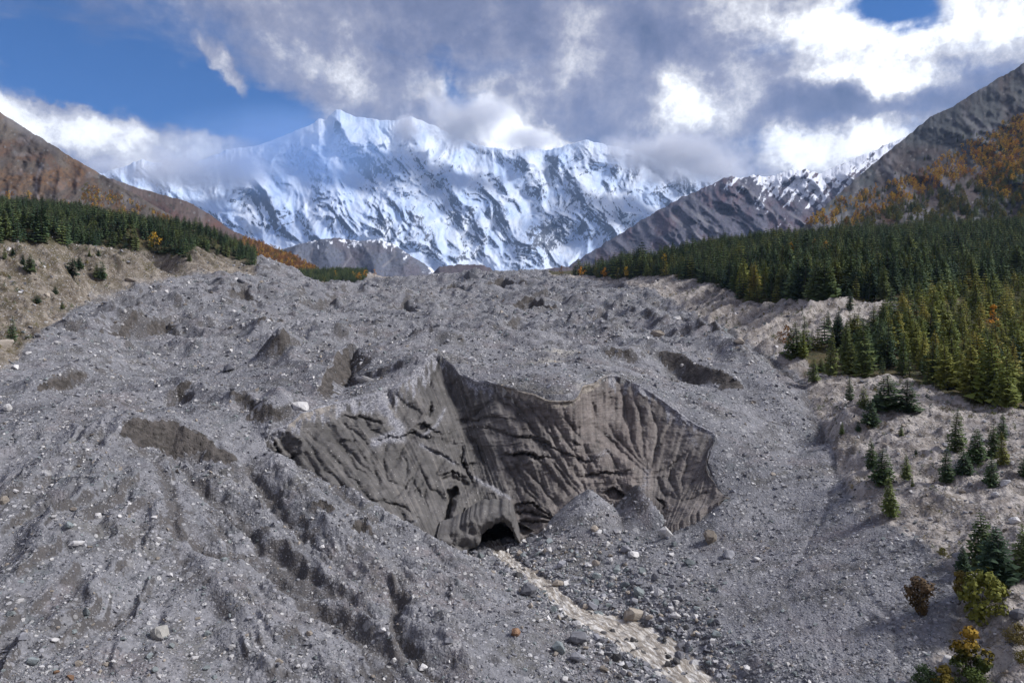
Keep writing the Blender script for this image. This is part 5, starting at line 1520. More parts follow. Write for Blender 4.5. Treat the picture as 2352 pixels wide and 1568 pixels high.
# ---- lone trees, each where it stands
LONE_R = [  # crop R: x, foot y, top y, tint, label
    (875, 618, 452, 'dark', 'large dark conifer below the plateau edge, left of a slim pale one'), (958, 655, 527, 'mid', 'slim lighter green conifer right beside the large dark conifer below the plateau edge'), (835, 745, 608, 'dark', 'dark conifer on the scree straight below the large dark conifer'), (912, 712, 615, 'dark', 'small narrow conifer between the scree conifers, right of the darkest one'), (1022, 755, 640, 'dark', 'dark conifer lowest of the close clump near the right edge'),
    (1028, 640, 508, 'mid', 'mid-green conifer on the left of the close clump near the right edge'), (1068, 672, 545, 'mid', 'green conifer on the right of the close clump near the right edge'), (1062, 572, 463, 'dark', 'topmost dark conifer of the close clump near the right edge'), (1150, 722, 640, 'dark', 'conifer cut off by the right edge of the picture on the scree'), (530, 690, 570, 'mid', 'olive-brown topmost conifer of the close row of three beside the gravel'), (575, 745, 610, 'mid', 'middle conifer of the close row of three beside the gravel'),
    (610, 885, 722, 'mid', 'largest and lowest conifer of the close row of three beside the gravel'), (672, 732, 635, 'dark', 'small lone conifer right of the row of three'), (696, 760, 722, 'dark', 'tiny dark conifer just below the small lone one right of the row of three'), (522, 508, 400, 'dark', 'dark conifer leaning over the gravel edge below the stand, right of two smaller ones'), (495, 436, 352, 'dark', 'narrow conifer just above the dark one at the gravel edge'), (440, 408, 315, 'dark', 'leftmost conifer at the head of the tan bank below the stand'),
    (405, 548, 495, 'mid', 'small brownish conifer alone on the pinkish bank'), (475, 532, 490, 'dark', 'tiny conifer on the pinkish bank right of the brownish one'), (598, 440, 308, 'dark', 'broad dark conifer, left one of a pair below the stand'), (676, 458, 333, 'dark', 'broad dark conifer, right one of a pair below the stand'), (650, 552, 512, 'dark', 'tiny dark conifer below the broad pair'), (710, 627, 604, 'dark', 'lowest tiny conifer shrub between the broad pair and the scree conifers'),
    (990, 1085, 880, 'mid', 'tall narrow conifer top behind the big dark one at the lower right'), (1045, 1168, 935, 'dark', 'biggest dark bushy conifer at the lower right above the yellow-green shrub'), (905, 1118, 1008, 'dark', 'low dark conifer left of the biggest one at the lower right'), (950, 1110, 1055, 'dark', 'squat dark juniper at the foot of the biggest conifer'), (1150, 1130, 930, 'dark', 'dark conifer at the right edge beside the biggest one'),
    (215, 230, 95, 'mid', 'dark olive conifer at the left tip of the young stand'), (245, 235, 130, 'yel', 'yellowing conifer beside the left tip of the young stand'), (285, 185, 120, 'dark', 'dark conifer right of the yellowing one at the tip of the stand'), (350, 110, 42, 'dark', 'small conifer on the pale bank above the stand, left of another'), (392, 122, 45, 'dark', 'conifer on the pale bank above the stand, right of another'), (290, 330, 235, 'mid', 'conifer standing low at the gully mouth below the stand'), (320, 290, 235, 'mid', 'conifer just above the gully mouth below the stand'), (440, 35, -45, 'dark', 'dark conifer standing forward of the forest on the pale rim')]
for x, yb, yt, kd, lab in LONE_R:
    u, v = ZR(x, yb)
    _, v2 = ZR(x, yt)
    p = hit0([(u, v)], Z)[0]
    place_conifer(p[0], p[1], p[2] - 0.1, max(0.8, (v - v2) / F * p[1]), kd, lab, 'lone conifers on the slopes', width=1.0 if 'broad' not in lab and 'biggest' not in lab else 1.35)
LONE_L = [(75, 662, 500, 'tall dark conifer at the foot of the left moraine wall, lowest of all there'), (195, 203, 92, 'dark conifer on the left wall, right of a smaller one'), (150, 152, 88, 'smaller conifer left of the dark one on the left wall'), (85, 96, 40, 'little conifer high on the left wall near the forest edge'), (465, 228, 113, 'broad dark conifer in the middle of the left wall, left of a smaller companion'), (512, 178, 103, 'smaller companion right of the broad conifer on the left wall'), (632, 242, 150, 'left one of a pair of conifers low on the left wall'), (665, 242, 138, 'right one of a pair of conifers low on the left wall'),
          (580, 102, 60, 'left one of two tiny conifers under the forest edge on the left wall'), (640, 97, 55, 'right one of two tiny conifers under the forest edge on the left wall'), (30, 116, 45, 'dark conifer at the left edge of the picture just under the forest'), (362, 342, 293, 'small conifer beside the pale rounded boulder on the left wall'), (240, 402, 348, 'small round conifer lower left on the left wall'), (405, 437, 393, 'lowest small conifer on the middle of the left wall'), (1232, 132, 78, 'conifer below the bluff at the far end of the left wall')]
for x, yb, yt, lab in LONE_L:
    u, v = ZL(x, yb)
    _, v2 = ZL(x, yt)
    p = hit0([(u, v)], Z)[0]
    place_conifer(p[0], p[1], p[2] - 0.1, max(0.8, (v - v2) / F * p[1]), 'dark', lab, 'lone conifers on the slopes', width=1.3 if 'broad' in lab or 'round' in lab else 1.05)

# ---- forests
def cand(n, x0, x1, y0, y1):
    x, y = RNG.uniform(x0, x1, n), RNG.uniform(y0, y1, n)
    u = x / y * F + CX
    return x, y, u, grid_at(BV, u, y), grid_at(Z, u, y)


def thin(x, y, r):
    """keep points at least about r apart (grid based)"""
    k = np.stack([np.floor(x / r), np.floor(y / r)], -1)
    _, i = np.unique(k, axis=0, return_index=True)
    return np.sort(i)


POOL = []   # every forest conifer: x, y, z, h, kind, place
x, y, u, v, z = cand(90000, 20, 1050, 140, 960)
ok = in_poly(u, v, FOREST_R) & (u > 1262) & (u < 2900)
x, y, u, v, z = (a[ok] for a in (x, y, u, v, z))
i = thin(x, y, 5.7)
x, y, u, v, z = (a[i] for a in (x, y, u, v, z))
young = (u > 1830) & (v > 690 - (u - 2100) * 0.12)
edge_k = np.clip((y - 150) / 400, 0, 1)
h = np.where(young, 10.5, 15.0) * RNG.uniform(0.55, 1.3, len(x)) * (1 + 0.25 * perlin(x / 25, y / 25, 302))
h = np.where(u < 1480, h * 1.35, h)
drop_ = young & (RNG.random(len(x)) < 0.12)
fringe = young & (u < 2000) & (RNG.random(len(x)) < 0.45)
clump = perlin(x / 40, y / 40, 300)
for k in np.nonzero(~(drop_ | fringe))[0]:
    r = RNG.random()
    if young[k]:
        kd = 'yel' if (r < 0.74 + 0.4 * clump[k] and u[k] > 2000) else ('mid' if r < 0.93 else 'dark')
        if u[k] < 2040 and r > 0.25:
            kd = 'dark' if r > 0.6 else 'mid'
        pl = 'young'
    else:
        kd = 'mid' if r < 0.36 + 0.5 * clump[k] else 'dark'
        if (1690 < u[k] < 1770 and v[k] > 655) and r < 0.7:
            kd = 'yel' if r < 0.45 else 'mid'
        pl = 'old'
    POOL.append((x[k], y[k], z[k], h[k], kd, pl, u[k], v[k]))
x, y, u, v, z = cand(40000, -620, -150, 290, 920)
ltop = ipl(L_TOP, u)
ok = (u > -300) & (u < 585) & (v < ltop - 1) & (y < 780)
x, y, u, v, z = (a[ok] for a in (x, y, u, v, z))
i = thin(x, y, 5.6)
for k in i:
    POOL.append((x[k], y[k], z[k], 12.5 * RNG.uniform(0.7, 1.2), 'dark', 'left', u[k], v[k]))
x, y, u, v, z = cand(16000, -520, -180, 960, 1600)
ok = (u > 575) & (u < 884) & (grid_at(VEG, u, y) > 0.5)
x, y, u, v, z = (a[ok] for a in (x, y, u, v, z))
i = thin(x, y, 5.5)
for k in i:
    POOL.append((x[k], y[k], z[k], 12 * RNG.uniform(0.7, 1.2), 'dark' if RNG.random() < 0.65 else 'mid', 'far', u[k], v[k]))
POOL_A = np.array([(p[0], p[1], p[2], p[3], p[6], p[7]) for p in POOL])
vis_min = np.minimum.accumulate(CY - (Z - H) / GY * F, 0)


def visible(x, y, ztop):
    uu = x / y * F + CX
    vm = bilin(vis_min, UC, LR, uu, np.log(y * 0.985))
    return (CY - (ztop - H) / y * F) < vm - 2


px_h = POOL_A[:, 3] / POOL_A[:, 1] * F
inframe = (POOL_A[:, 4] > -8) & (POOL_A[:, 4] < 2360)
vis = visible(POOL_A[:, 0], POOL_A[:, 1], POOL_A[:, 2] + POOL_A[:, 3])
score = np.where(inframe & vis, px_h, 0)
n_ind = 300 - len(LONE_R) - len(LONE_L)
chosen = set(np.argsort(-score)[:n_ind].tolist())
LABS = {('young', 'yel'): 'yellow-green young conifer in the dense right-hand stand', ('young', 'mid'): 'mid-green young conifer in the dense right-hand stand', ('young', 'dark'): 'dark green young conifer in the dense right-hand stand', ('old', 'dark'): 'tall dark conifer in the old forest above the right-hand bank', ('old', 'mid'): 'tall mid-green conifer in the old forest above the right-hand bank', ('old', 'yel'): 'tall yellow-green conifer in the old forest above the right-hand bank',
        ('left', 'dark'): 'tall dark conifer in the forest atop the left wall', ('far', 'dark'): 'small dark conifer in the far strip of forest behind the glacier', ('far', 'mid'): 'small green conifer in the far strip of forest behind the glacier'}
def spot(u, v, pl):
    if pl == 'left':
        return 'near the left edge' if u < 120 else ('towards its middle' if u < 300 else 'near its far end')
    if pl == 'young':
        return 'at its left tip' if u < 1960 else ('in its near front rows' if v > 850 else ('near the right edge' if u > 2230 else 'in its middle'))
    if pl == 'old':
        return 'at its far left end' if u < 1600 else ('over the bare bank' if u < 1800 else ('above the pale rim' if u < 2080 else 'near the right edge'))
    return 'behind the ice'


for k in chosen:
    X_, Y_, Z_, h_, kd, pl = POOL[k][:6]
    lab = LABS[(pl, kd)] + ', ' + spot(POOL[k][6], POOL[k][7], pl)
    place_conifer(X_, Y_, Z_ - 0.15, h_, kd, lab, lab.split(' in the ')[0].split(' at the ')[0] + 's of the ' + pl + ' stand ' + spot(POOL[k][6], POOL[k][7], pl))
for pl, nm_, lab in (('young', 'young_forest', 'dense mass of young green conifers filling the right-hand plateau'), ('old', 'old_forest', 'mass of dark old conifers above the right-hand bank'), ('left', 'rim_forest', 'mass of dark conifers along the top of the left wall'), ('far', 'far_forest', 'thin strip of small conifers behind the glacier')):
    kk = [k for k in range(len(POOL)) if POOL[k][5] == pl and k not in chosen]
    kinds = ('dark', 'mid', 'yel')
    protos = [m for kd in kinds for m in FAR_SETS[kd]]
    pts = np.array([POOL[k][:3] for k in kk]) - np.array([0, 0, 0.15])
    hs_ = np.array([POOL[k][3] for k in kk]) / 10
    w_ = hs_ * RNG.uniform(0.95, 1.5, len(kk))
    idx = np.array([kinds.index(POOL[k][4]) * 3 for k in kk]) + RNG.integers(0, 3, len(kk))
    r3 = np.stack([RNG.normal(0, 0.04, len(kk)), RNG.normal(0, 0.04, len(kk)), RNG.uniform(0, 6.28, len(kk))], -1)
    scatter(nm_, pts, 0.0, np.stack([w_, w_, hs_], -1), idx, protos, lab, 'forest', r3)
N_FOREST = len(POOL)


# ---- autumn birches: some among the conifers, most on the hillsides
def on_sheet(name, uu, vv):
    us, ts, pos, vg = SHEETS[name]
    iu = np.clip(np.interp(uu, us, np.arange(len(us))), 0, len(us) - 1).astype(int)
    out = np.full((len(uu), 3), np.nan)
    for k in range(len(uu)):
        col = vg[:, iu[k]]
        if vv[k] > col[0] or vv[k] < col[-1]:
            continue
        j = int(np.interp(-vv[k], -col, np.arange(len(col))))
        out[k] = pos[j, iu[k]]
    return out


BIR = []    # x, y, z, h, kind, place, u, v


def birch_patch(sheet, poly, n, kinds, hmean, place, dens=None):
    poly = [(float(a), float(b)) for a, b in poly]
    us, vs = np.array([p[0] for p in poly]), np.array([p[1] for p in poly])
    uu, vv = RNG.uniform(us.min(), us.max(), n), RNG.uniform(vs.min(), vs.max(), n)
    ok = in_poly(uu, vv, poly)
    if dens is not None:
        ok &= RNG.random(n) < dens(uu, vv)
    uu, vv = uu[ok], vv[ok]
    ps = on_sheet(sheet, uu, vv)
    for k in range(len(uu)):
        if np.isnan(ps[k, 0]):
            continue
        kd = kinds[int(RNG.integers(0, len(kinds)))]
        BIR.append((*ps[k], hmean * RNG.uniform(0.6, 1.3), kd, place, uu[k], vv[k]))


nd_ = lambda sc, lo, sd: (lambda u_, v_: np.clip(0.5 + lo + 1.1 * fbm(u_ / sc, v_ / sc, 2, 0.5, sd), 0, 1))
birch_patch('hillside_right', [(1850, 522), (1930, 462), (2020, 432), (2110, 400), (2200, 345), (2290, 290), (2352, 268), (2500, 200), (2500, 330), (2352, 400), (2250, 420), (2150, 440), (2050, 480), (1960, 522)], 6500, ['gold', 'gold', 'rust', 'olive', 'gold'], 9, 'right', nd_(40, 0.2, 310))
birch_patch('hillside_right', [(2230, 330), (2352, 280), (2500, 200), (2500, 480), (2352, 470), (2250, 440)], 3000, ['gold', 'olive', 'rust', 'gold', 'mid'], 9.5, 'right', nd_(40, 0.2, 311))
birch_patch('hillside_right', [(1880, 545), (1960, 510), (2060, 470), (2150, 430), (2260, 420), (2352, 380), (2500, 330), (2500, 560), (1880, 560)], 6500, ['dark', 'dark', 'mid', 'olive', 'olive', 'mid'], 9.5, 'right', nd_(30, -0.05, 312))
birch_patch('hillside_right', [(1900, 500), (2000, 430), (2120, 360), (2240, 300), (2352, 250), (2352, 330), (2100, 440), (1950, 520)], 240, ['dark'], 9.0, 'right')
birch_patch('hillside_left', [(195, 425), (250, 440), (320, 470), (400, 505), (450, 528), (430, 560), (330, 540), (260, 520), (210, 500), (180, 470)], 2600, ['gold', 'rust', 'olive', 'rust'], 4.8, 'left', nd_(30, 0.05, 313))
birch_patch('hillside_left', [(0, 440), (100, 460), (200, 480), (330, 520), (330, 560), (0, 540)], 420, ['rust', 'olive', 'dark', 'gold'], 7.5, 'left', nd_(26, -0.15, 314))
birch_patch('heath_hill_left', [(535, 556), (570, 546), (620, 566), (680, 590), (735, 622), (735, 650), (560, 640), (520, 590)], 2600, ['rust', 'rust', 'rust', 'gold', 'olive'], 8.0, 'mid')
for (u, v, kd) in [(1955, 628, 'gold'), (1870, 585, 'gold'), (1815, 592, 'gold'), (1895, 590, 'gold'), (1525, 612, 'gold'), (1335, 636, 'gold'), (1390, 640, 'gold'), (1370, 640, 'olive'), (1290, 634, 'rust'), (2282, 770, 'gold'), (1990, 660, 'olive'), (1440, 640, 'gold'), (355, 572, 'gold'), (770, 640, 'gold'), (810, 640, 'gold'), (840, 638, 'gold'), (860, 636, 'gold'), (825, 644, 'gold'), (1420, 646, 'olive'), (1530, 640, 'olive'), (2105, 770, 'rust'), (1810, 805, 'rust')]:
    p = hit0([(u, v)], Z)[0]
    BIR.append((*p, 7.5 if p[1] < 300 else 10.0, kd, 'stand', u, v))
BA = np.array([(b[3] / b[1] * F) * (1 if (-5 < b[6] < 2357) else 0) for b in BIR])
gold_like = [k for k in range(len(BIR)) if BIR[k][4] in ('gold', 'rust', 'olive')]
pick = sorted(gold_like, key=lambda k: -(BA[k] + (50 if BIR[k][5] == 'stand' else 0)))[:290]
pick_s = set(pick)
BL = {('right', 'gold'): 'golden birch on the steep hillside at the right', ('right', 'rust'): 'rust-coloured birch on the steep hillside at the right', ('right', 'olive'): 'olive-green leafy tree on the steep hillside at the right', ('left', 'gold'): 'golden birch on the dark hillside above the left forest', ('left', 'rust'): 'rust-coloured birch on the dark hillside above the left forest', ('left', 'olive'): 'olive leafy tree on the dark hillside above the left forest',
      ('mid', 'gold'): 'golden birch in the orange wood on the far left hill', ('mid', 'rust'): 'rust-coloured birch in the orange wood on the far left hill', ('mid', 'olive'): 'olive tree in the orange wood on the far left hill', ('stand', 'gold'): 'golden birch standing out among dark conifers', ('stand', 'rust'): 'rust-coloured birch standing out among conifers', ('stand', 'olive'): 'olive leafy tree standing out among conifers'}
for k in pick:
    X_, Y_, Z_, h_, kd, pl = BIR[k][:6]
    bu, bv_ = BIR[k][6], BIR[k][7]
    where = ''
    if pl == 'right':
        where = (', towards its left tip' if bu < 2010 else (', in its middle' if bu < 2200 else ', by the right edge')) + (' high up' if bv_ < 300 + (2352 - bu) * 0.35 else ' lower down')
    elif pl == 'left':
        where = ', left part' if bu < 200 else (', middle part' if bu < 320 else ', right part')
    elif pl == 'stand':
        where = f', {"on the left" if bu < 600 else ("in the far strip" if bu < 900 else ("at the far left end of the right forest" if bu < 1480 else ("in the old forest" if bv_ < 700 else "in the young stand")))}'
    lab = BL[(pl, kd)] + where
    big_ = h_ / Y_ * F > 11
    o = obj('birch_tree', None if big_ else random.choice(FAR_SETS[kd]), None, None, lab, 'birch', lab.replace(' on the', 's on the', 1)[:70], None, (X_, Y_, Z_ - 0.2))
    s = h_ / 8.0 * 1.35
    o.scale = (s * 1.1, s * 1.1, s)
    if big_:
        obj('trunk', BIRCH_TRUNK, None, o)
        obj('crown', random.choice(BIRCH_PART[kd]), None, o)
    o.rotation_euler = (0, 0, random.uniform(0, 6.28))
for pl, nm_, lab in (('right', 'hillside_wood', 'patchy autumn wood of birch and conifer over the right hillside'), ('left', 'left_hillside_wood', 'scattered autumn trees over the dark left hillside'), ('mid', 'orange_wood', 'orange autumn wood at the foot of the far left hill')):
    kk = [k for k in range(len(BIR)) if BIR[k][5] == pl and k not in pick_s]
    kinds = ('gold', 'rust', 'olive', 'dark', 'mid')
    protos = [m for kd in kinds for m in FAR_SETS[kd]]
    pts = np.array([BIR[k][:3] for k in kk]) - np.array([0, 0, 0.2])
    hs_ = 1.35 * np.array([BIR[k][3] / (8.0 if BIR[k][4] in ('gold', 'rust', 'olive') else 10.0) for k in kk])
    idx = np.array([kinds.index(BIR[k][4]) * 3 for k in kk]) + RNG.integers(0, 3, len(kk))
    scatter(nm_, pts, RNG.uniform(0, 6.28, len(kk)), np.stack([hs_ * 1.1, hs_ * 1.1, hs_], -1), idx, protos, lab, 'wood')

# ---- low scrub on the moraine banks: past counting
x, y = RNG.uniform(-400, 420, 60000), np.exp(RNG.uniform(math.log(78), math.log(560), 60000))
x = (RNG.uniform(-60, 2410, 60000) - CX) / F * y
u = x / y * F + CX
tz, vz, sl = grid_at(TAN, u, y), grid_at(VEG, u, y), fbm(x / 14, y / 14, 3, 0.6, 340)
ok = (tz > 0.6) & (vz < 0.3) & (RNG.random(60000) < np.clip(0.16 + 0.6 * sl, 0, 1) * 0.8)
x, y, u = x[ok], y[ok], u[ok]
sz_ = RNG.uniform(0.04, 0.16, len(x)) * np.clip(y / 150, 0.6, 2.0)
scatter('low_scrub', np.stack([x, y, grid_at(Z, u, y) - 0.05], -1), RNG.uniform(0, 6.28, len(x)), np.stack([sz_ * 1.5, sz_ * 1.5, sz_], -1), RNG.integers(0, 9, len(x)), [with_mat(c, m) for m in (M_FIR_DARK, M_OLIVE, mat_leaf('dry_scrub', (0.10, 0.075, 0.04), (0.17, 0.13, 0.07))) for c in BIRCH_CROWN], 'low dark scrub and dry tufts dotted over the moraine banks', 'scrub')

# ---- shrubs at the lower right
SHRUBS = [(730, 1292, 1160, 115, mat_leaf('brown_shrub_leaves', (0.10, 0.068, 0.032), (0.18, 0.12, 0.048), None, (0.15, 0.10, 0.055)), 'brown half-bare shrub alone on the grey gravel', 'vase'),
          (985, 1303, 1140, 190, mat_leaf('lime_shrub_leaves', (0.11, 0.13, 0.026), (0.23, 0.22, 0.04)), 'large yellow-green shrub below the biggest dark conifer', 'round'), (888, 1215, 1122, 70, mat_leaf('pale_gold_shrub_leaves', (0.17, 0.135, 0.035), (0.27, 0.20, 0.05)), 'pale yellow thin shrub touching the large yellow-green one', 'vase'),
          (935, 1535, 1375, 130, mat_leaf('two_tone_shrub_leaves', (0.06, 0.082, 0.02), (0.105, 0.12, 0.026), None, (0.36, 0.22, 0.03)), 'green shrub with a golden top at the lower right', 'round'), (1125, 1398, 1335, 110, mat_leaf('straw_shrub_leaves', (0.16, 0.13, 0.04), (0.22, 0.17, 0.055)), 'straw-coloured low shrub at the right edge', 'round'), (940, 1615, 1528, 150, mat_leaf('bright_green_shrub_leaves', (0.05, 0.08, 0.02), (0.085, 0.115, 0.028)), 'bright green shrub cut off by the bottom edge', 'round'),
          (750, 1600, 1512, 95, M_FIR_DARK, 'dark green shrub cut off by the bottom edge, leftmost', 'round'), (828, 1610, 1508, 80, M_OLIVE, 'olive shrub cut off by the bottom edge between two green ones', 'round'), (1150, 1480, 1440, 60, M_OLIVE, 'small olive shrub at the right edge below the straw-coloured one', 'round'), (820, 1042, 1015, 34, M_OLIVE, 'tiny dark shrub on the border of gravel and scree', 'round')]
for x, yb, yt, wpx, mt, lab, shp in SHRUBS:
    u, v = ZR(x, yb)
    _, v2 = ZR(x, yt)
    p = hit0([(u, v)], Z)[0]
    hh, ww = (v - v2) / F * p[1], wpx / 1.65 * 0.9224 / F * p[1]
    fo = leafy_mesh('shrub_foliage', 34, 42, int(x), hgt=1.0, rx=0.5 * ww / hh, z0=0.04 if shp == 'round' else 0.12, leaf=0.075)
    if shp == 'vase':
        for vt in fo.vertices:
            k = 0.35 + 0.85 * max(0, min(1.1, vt.co.z))
            vt.co.x *= k
            vt.co.y *= k
    e = bpy.data.objects.new('shrub', None)
    COL.objects.link(e)
    e.location = (p[0], p[1], p[2] - 0.05)
    e.scale = (hh * 1.2, hh * 1.2, hh * 1.15)
    tag(e, lab, 'shrub')
    obj('foliage', fo, mt, e)
    obj('stem', trunk_mesh('shrub_stem', 0.55, 0.02, 0.006, 5, 7, int(x)), M_BARK, e)

# ------------------------------------------------------------------ boulders and rubble
def mat_stone(name, dark, light, vein=None):
    m, t = material(name)
    r = t.rand()
    o = t.node('ShaderNodeTexCoord').outputs['Object']
    p = t.vmath('ADD', o, t.node('ShaderNodeObjectInfo').outputs['Location'])
    n = t.noise(p, 0.9, 6, 0.7, dist=0.4)
    col = t.mix(t.mapr(n, 0.32, 0.68), dark, light)
    k = t.mapr(r, 0.0, 1.0, 0.72, 1.22, smooth=False)
    col = t.vmath('SCALE', col, s=k)
    if vein is not None:
        wv_n = t.noise(t.scale(p, (0.35, 0.35, 1.6)), 1.0, 3, 0.5, dist=0.8)
        col = t.mix(t.mapr(wv_n, 0.54, 0.60), col, vein)
    col = t.mix(t.mapr(t.noise(p, 5.0, 3, 0.7), 0.55, 0.75, 0, 0.45), col, (0.09, 0.088, 0.088))
    t.out(col, 0.9, t.bump(t.noise(p, 2.2, 6, 0.7), 0.15, 0.8), 0.2)
    return m


STONE = {'grey': mat_stone('grey_stone', (0.19, 0.19, 0.205), (0.33, 0.325, 0.34)), 'pale': mat_stone('pale_stone', (0.42, 0.405, 0.39), (0.68, 0.655, 0.63)), 'tan': mat_stone('tan_stone', (0.26, 0.222, 0.182), (0.42, 0.365, 0.30)), 'rust': mat_stone('rust_stone', (0.19, 0.105, 0.065), (0.33, 0.205, 0.125)),
         'dark': mat_stone('dark_stone', (0.085, 0.085, 0.095), (0.17, 0.168, 0.178)), 'green': mat_stone('greenish_stone', (0.165, 0.185, 0.185), (0.27, 0.295, 0.29)), 'band': mat_stone('banded_pale_stone', (0.42, 0.40, 0.36), (0.62, 0.59, 0.53), (0.22, 0.21, 0.21)), 'wet': mat_stone('wet_stone', (0.06, 0.058, 0.058), (0.13, 0.122, 0.115))}


def rock_mesh(name, seed, n=14, rough=0.0, sub=0):
    r_ = random.Random(seed)
    bm = bmesh.new()
    for i in range(n):
        d = Vector((r_.gauss(0, 1), r_.gauss(0, 1), r_.gauss(0, 1)))
        d.normalize()
        d *= r_.uniform(0.78, 1.05)
        bm.verts.new((d.x * 0.5 * r_.uniform(0.85, 1.15), d.y * 0.44, d.z * 0.42))
    bmesh.ops.convex_hull(bm, input=bm.verts)
    for v in [v for v in bm.verts if not v.link_faces]:
        bm.verts.remove(v)
    bmesh.ops.triangulate(bm, faces=bm.faces)
    if sub:
        bmesh.ops.bevel(bm, geom=list(bm.edges), offset=0.022, segments=1, affect='EDGES')
        bmesh.ops.triangulate(bm, faces=bm.faces)
        bmesh.ops.subdivide_edges(bm, edges=[e for e in bm.edges if e.calc_length() > 0.16], cuts=1, use_grid_fill=True)
        for v in bm.verts:
            v.co += v.co.normalized() * rough * r_.uniform(-1, 1)
        bmesh.ops.triangulate(bm, faces=bm.faces)
    me = bpy.data.meshes.new(name)
    bm.to_mesh(me)
    bm.free()
    return me


BOULDER = [rock_mesh('boulder', 400 + k, 16, 0.018, 1) for k in range(12)]
for b in BOULDER:
    b.materials.append(STONE['grey'])
RUBBLE = [rock_mesh('stone', 450 + k, 11) for k in range(10)]


def boulder(u, v, wpx, tone, label, group=None, aspect=1.0, k=None, sink=0.22, name='boulder'):
    p = hit0([(u, v)], Z)[0]
    w = wpx / F * p[1]
    o = bpy.data.objects.new(name, BOULDER[(hash((int(u), int(v))) if k is None else k) % len(BOULDER)])
    COL.objects.link(o)
    o.material_slots[0].link = 'OBJECT'
    o.material_slots[0].material = STONE[tone]
    s = w * 1.08
    o.scale = (s, s * random.uniform(0.8, 1.1), s * aspect * random.uniform(0.95, 1.15))
    o.rotation_euler = (random.uniform(-0.35, 0.35), random.uniform(-0.35, 0.35), random.uniform(-0.6, 0.6))
    o.location = (p[0], p[1] + 0.1 * w, p[2] + w * aspect * (0.46 - sink))
    tag(o, label, 'boulder', group)
    PLACED.append((p[0], p[1], w * 0.5))
    return o


PLACED = []
NB = 0
for x, y, w, tone, lab, asp in [  # crop B: lower edge centre
        (1595, 820, 132, 'tan', 'big rounded tan boulder on the stream bank, largest by the water', 1.0), (1270, 955, 130, 'grey', 'big grey boulder on the near side of the stream', 1.0), (975, 662, 112, 'dark', 'dark grey boulder on the left bank just below the cave', 0.9), (1160, 1000, 85, 'green', 'greenish grey boulder left below the big grey one by the stream', 1.1), (1265, 1050, 100, 'grey', 'flat grey slab below the big grey boulder by the stream', 0.8),
        (1780, 325, 78, 'pale', 'whitish block at the foot of the ice wall, right of the gravel fan', 1.25), (2045, 355, 112, 'tan', 'tan cube-like boulder on the right gravel ridge below the ice wall', 1.05), (905, 895, 72, 'rust', 'rusty brown boulder alone on the gravel left of the stream', 0.8), (1265, 850, 82, 'pale', 'pale tilted slab at the left water edge', 0.7), (1390, 795, 92, 'green', 'long greenish boulder just left of the big tan one', 0.6),
        (1625, 668, 82, 'green', 'greenish boulder in the rubble field above the big tan one', 1.0), (1555, 415, 72, 'grey', 'grey boulder in the rubble below the gravel fan', 0.9), (1600, 440, 84, 'pale', 'pale flat boulder just below the grey one under the gravel fan', 0.6), (1740, 668, 62, 'pale', 'pale boulder in the rubble field right of the greenish one', 1.0), (1870, 1045, 72, 'dark', 'dark wet boulder at the right edge of the rapids', 1.1), (1960, 1085, 92, 'pale', 'pale boulder beside the rapids at the lower right', 0.7),
        (2155, 445, 82, 'grey', 'grey boulder low on the right gravel ridge', 0.9), (2315, 462, 50, 'pale', 'small pale boulder at the far right of the gravel ridge', 0.8), (920, 566, 62, 'wet', 'dark boulder parting the stream below the cave', 0.9), (1000, 585, 45, 'wet', 'small wet boulder in the stream right of the one parting it', 0.9), (1170, 498, 62, 'grey', 'grey boulder on the right bank above the bend', 0.9), (1370, 488, 52, 'tan', 'brownish boulder in the rubble right of the cave', 0.9),
        (1720, 572, 52, 'dark', 'dark boulder in the rubble field under the right ridge', 1.0), (1150, 610, 72, 'tan', 'tan boulder at the right water edge above the bend', 0.8), (1840, 800, 62, 'pale', 'pale angular boulder right of the big tan one', 1.0), (1190, 1170, 52, 'pale', 'pale boulder at the bottom edge left of the rapids', 1.0), (365, 1098, 62, 'pale', 'pale boulder in the dark gully at the bottom', 0.8), (195, 1055, 52, 'pale', 'pale boulder left of the gully at the bottom', 0.8),
        (1875, 970, 62, 'grey', 'grey boulder above the dark wet one by the rapids', 1.0), (1640, 535, 62, 'green', 'bluish boulder in the rubble field below the white block', 0.8), (1425, 910, 70, 'wet', 'dark cluster rock in the middle of the rapids', 0.8), (1490, 1050, 70, 'wet', 'dark rock in the lower left of the rapids', 0.9), (1600, 1010, 66, 'wet', 'dark rock in the lower middle of the rapids', 0.7), (1730, 1000, 50, 'wet', 'dark rock in the lower right of the rapids', 0.8), (1510, 1150, 46, 'wet', 'lowest small dark rock in the rapids', 0.8), (1420, 1110, 66, 'tan', 'long brown boulder at the left of the rapids near the bottom', 0.8),
        (510, 940, 60, 'grey', 'dull boulder on the gravel slope left of the stream, near the bottom', 0.6), (125, 880, 56, 'pale', 'pale pinkish boulder on the left of the gully slope', 0.8), (1205, 760, 46, 'dark', 'dark stone at the left water edge above the pale slab', 1.0), (1960, 900, 60, 'tan', 'brown boulder in the reddish debris right of the rapids', 0.7)]:
    u, v = ZB(x, y)
    boulder(u, v, w / 2.352 * 0.9224, tone, lab, aspect=asp)
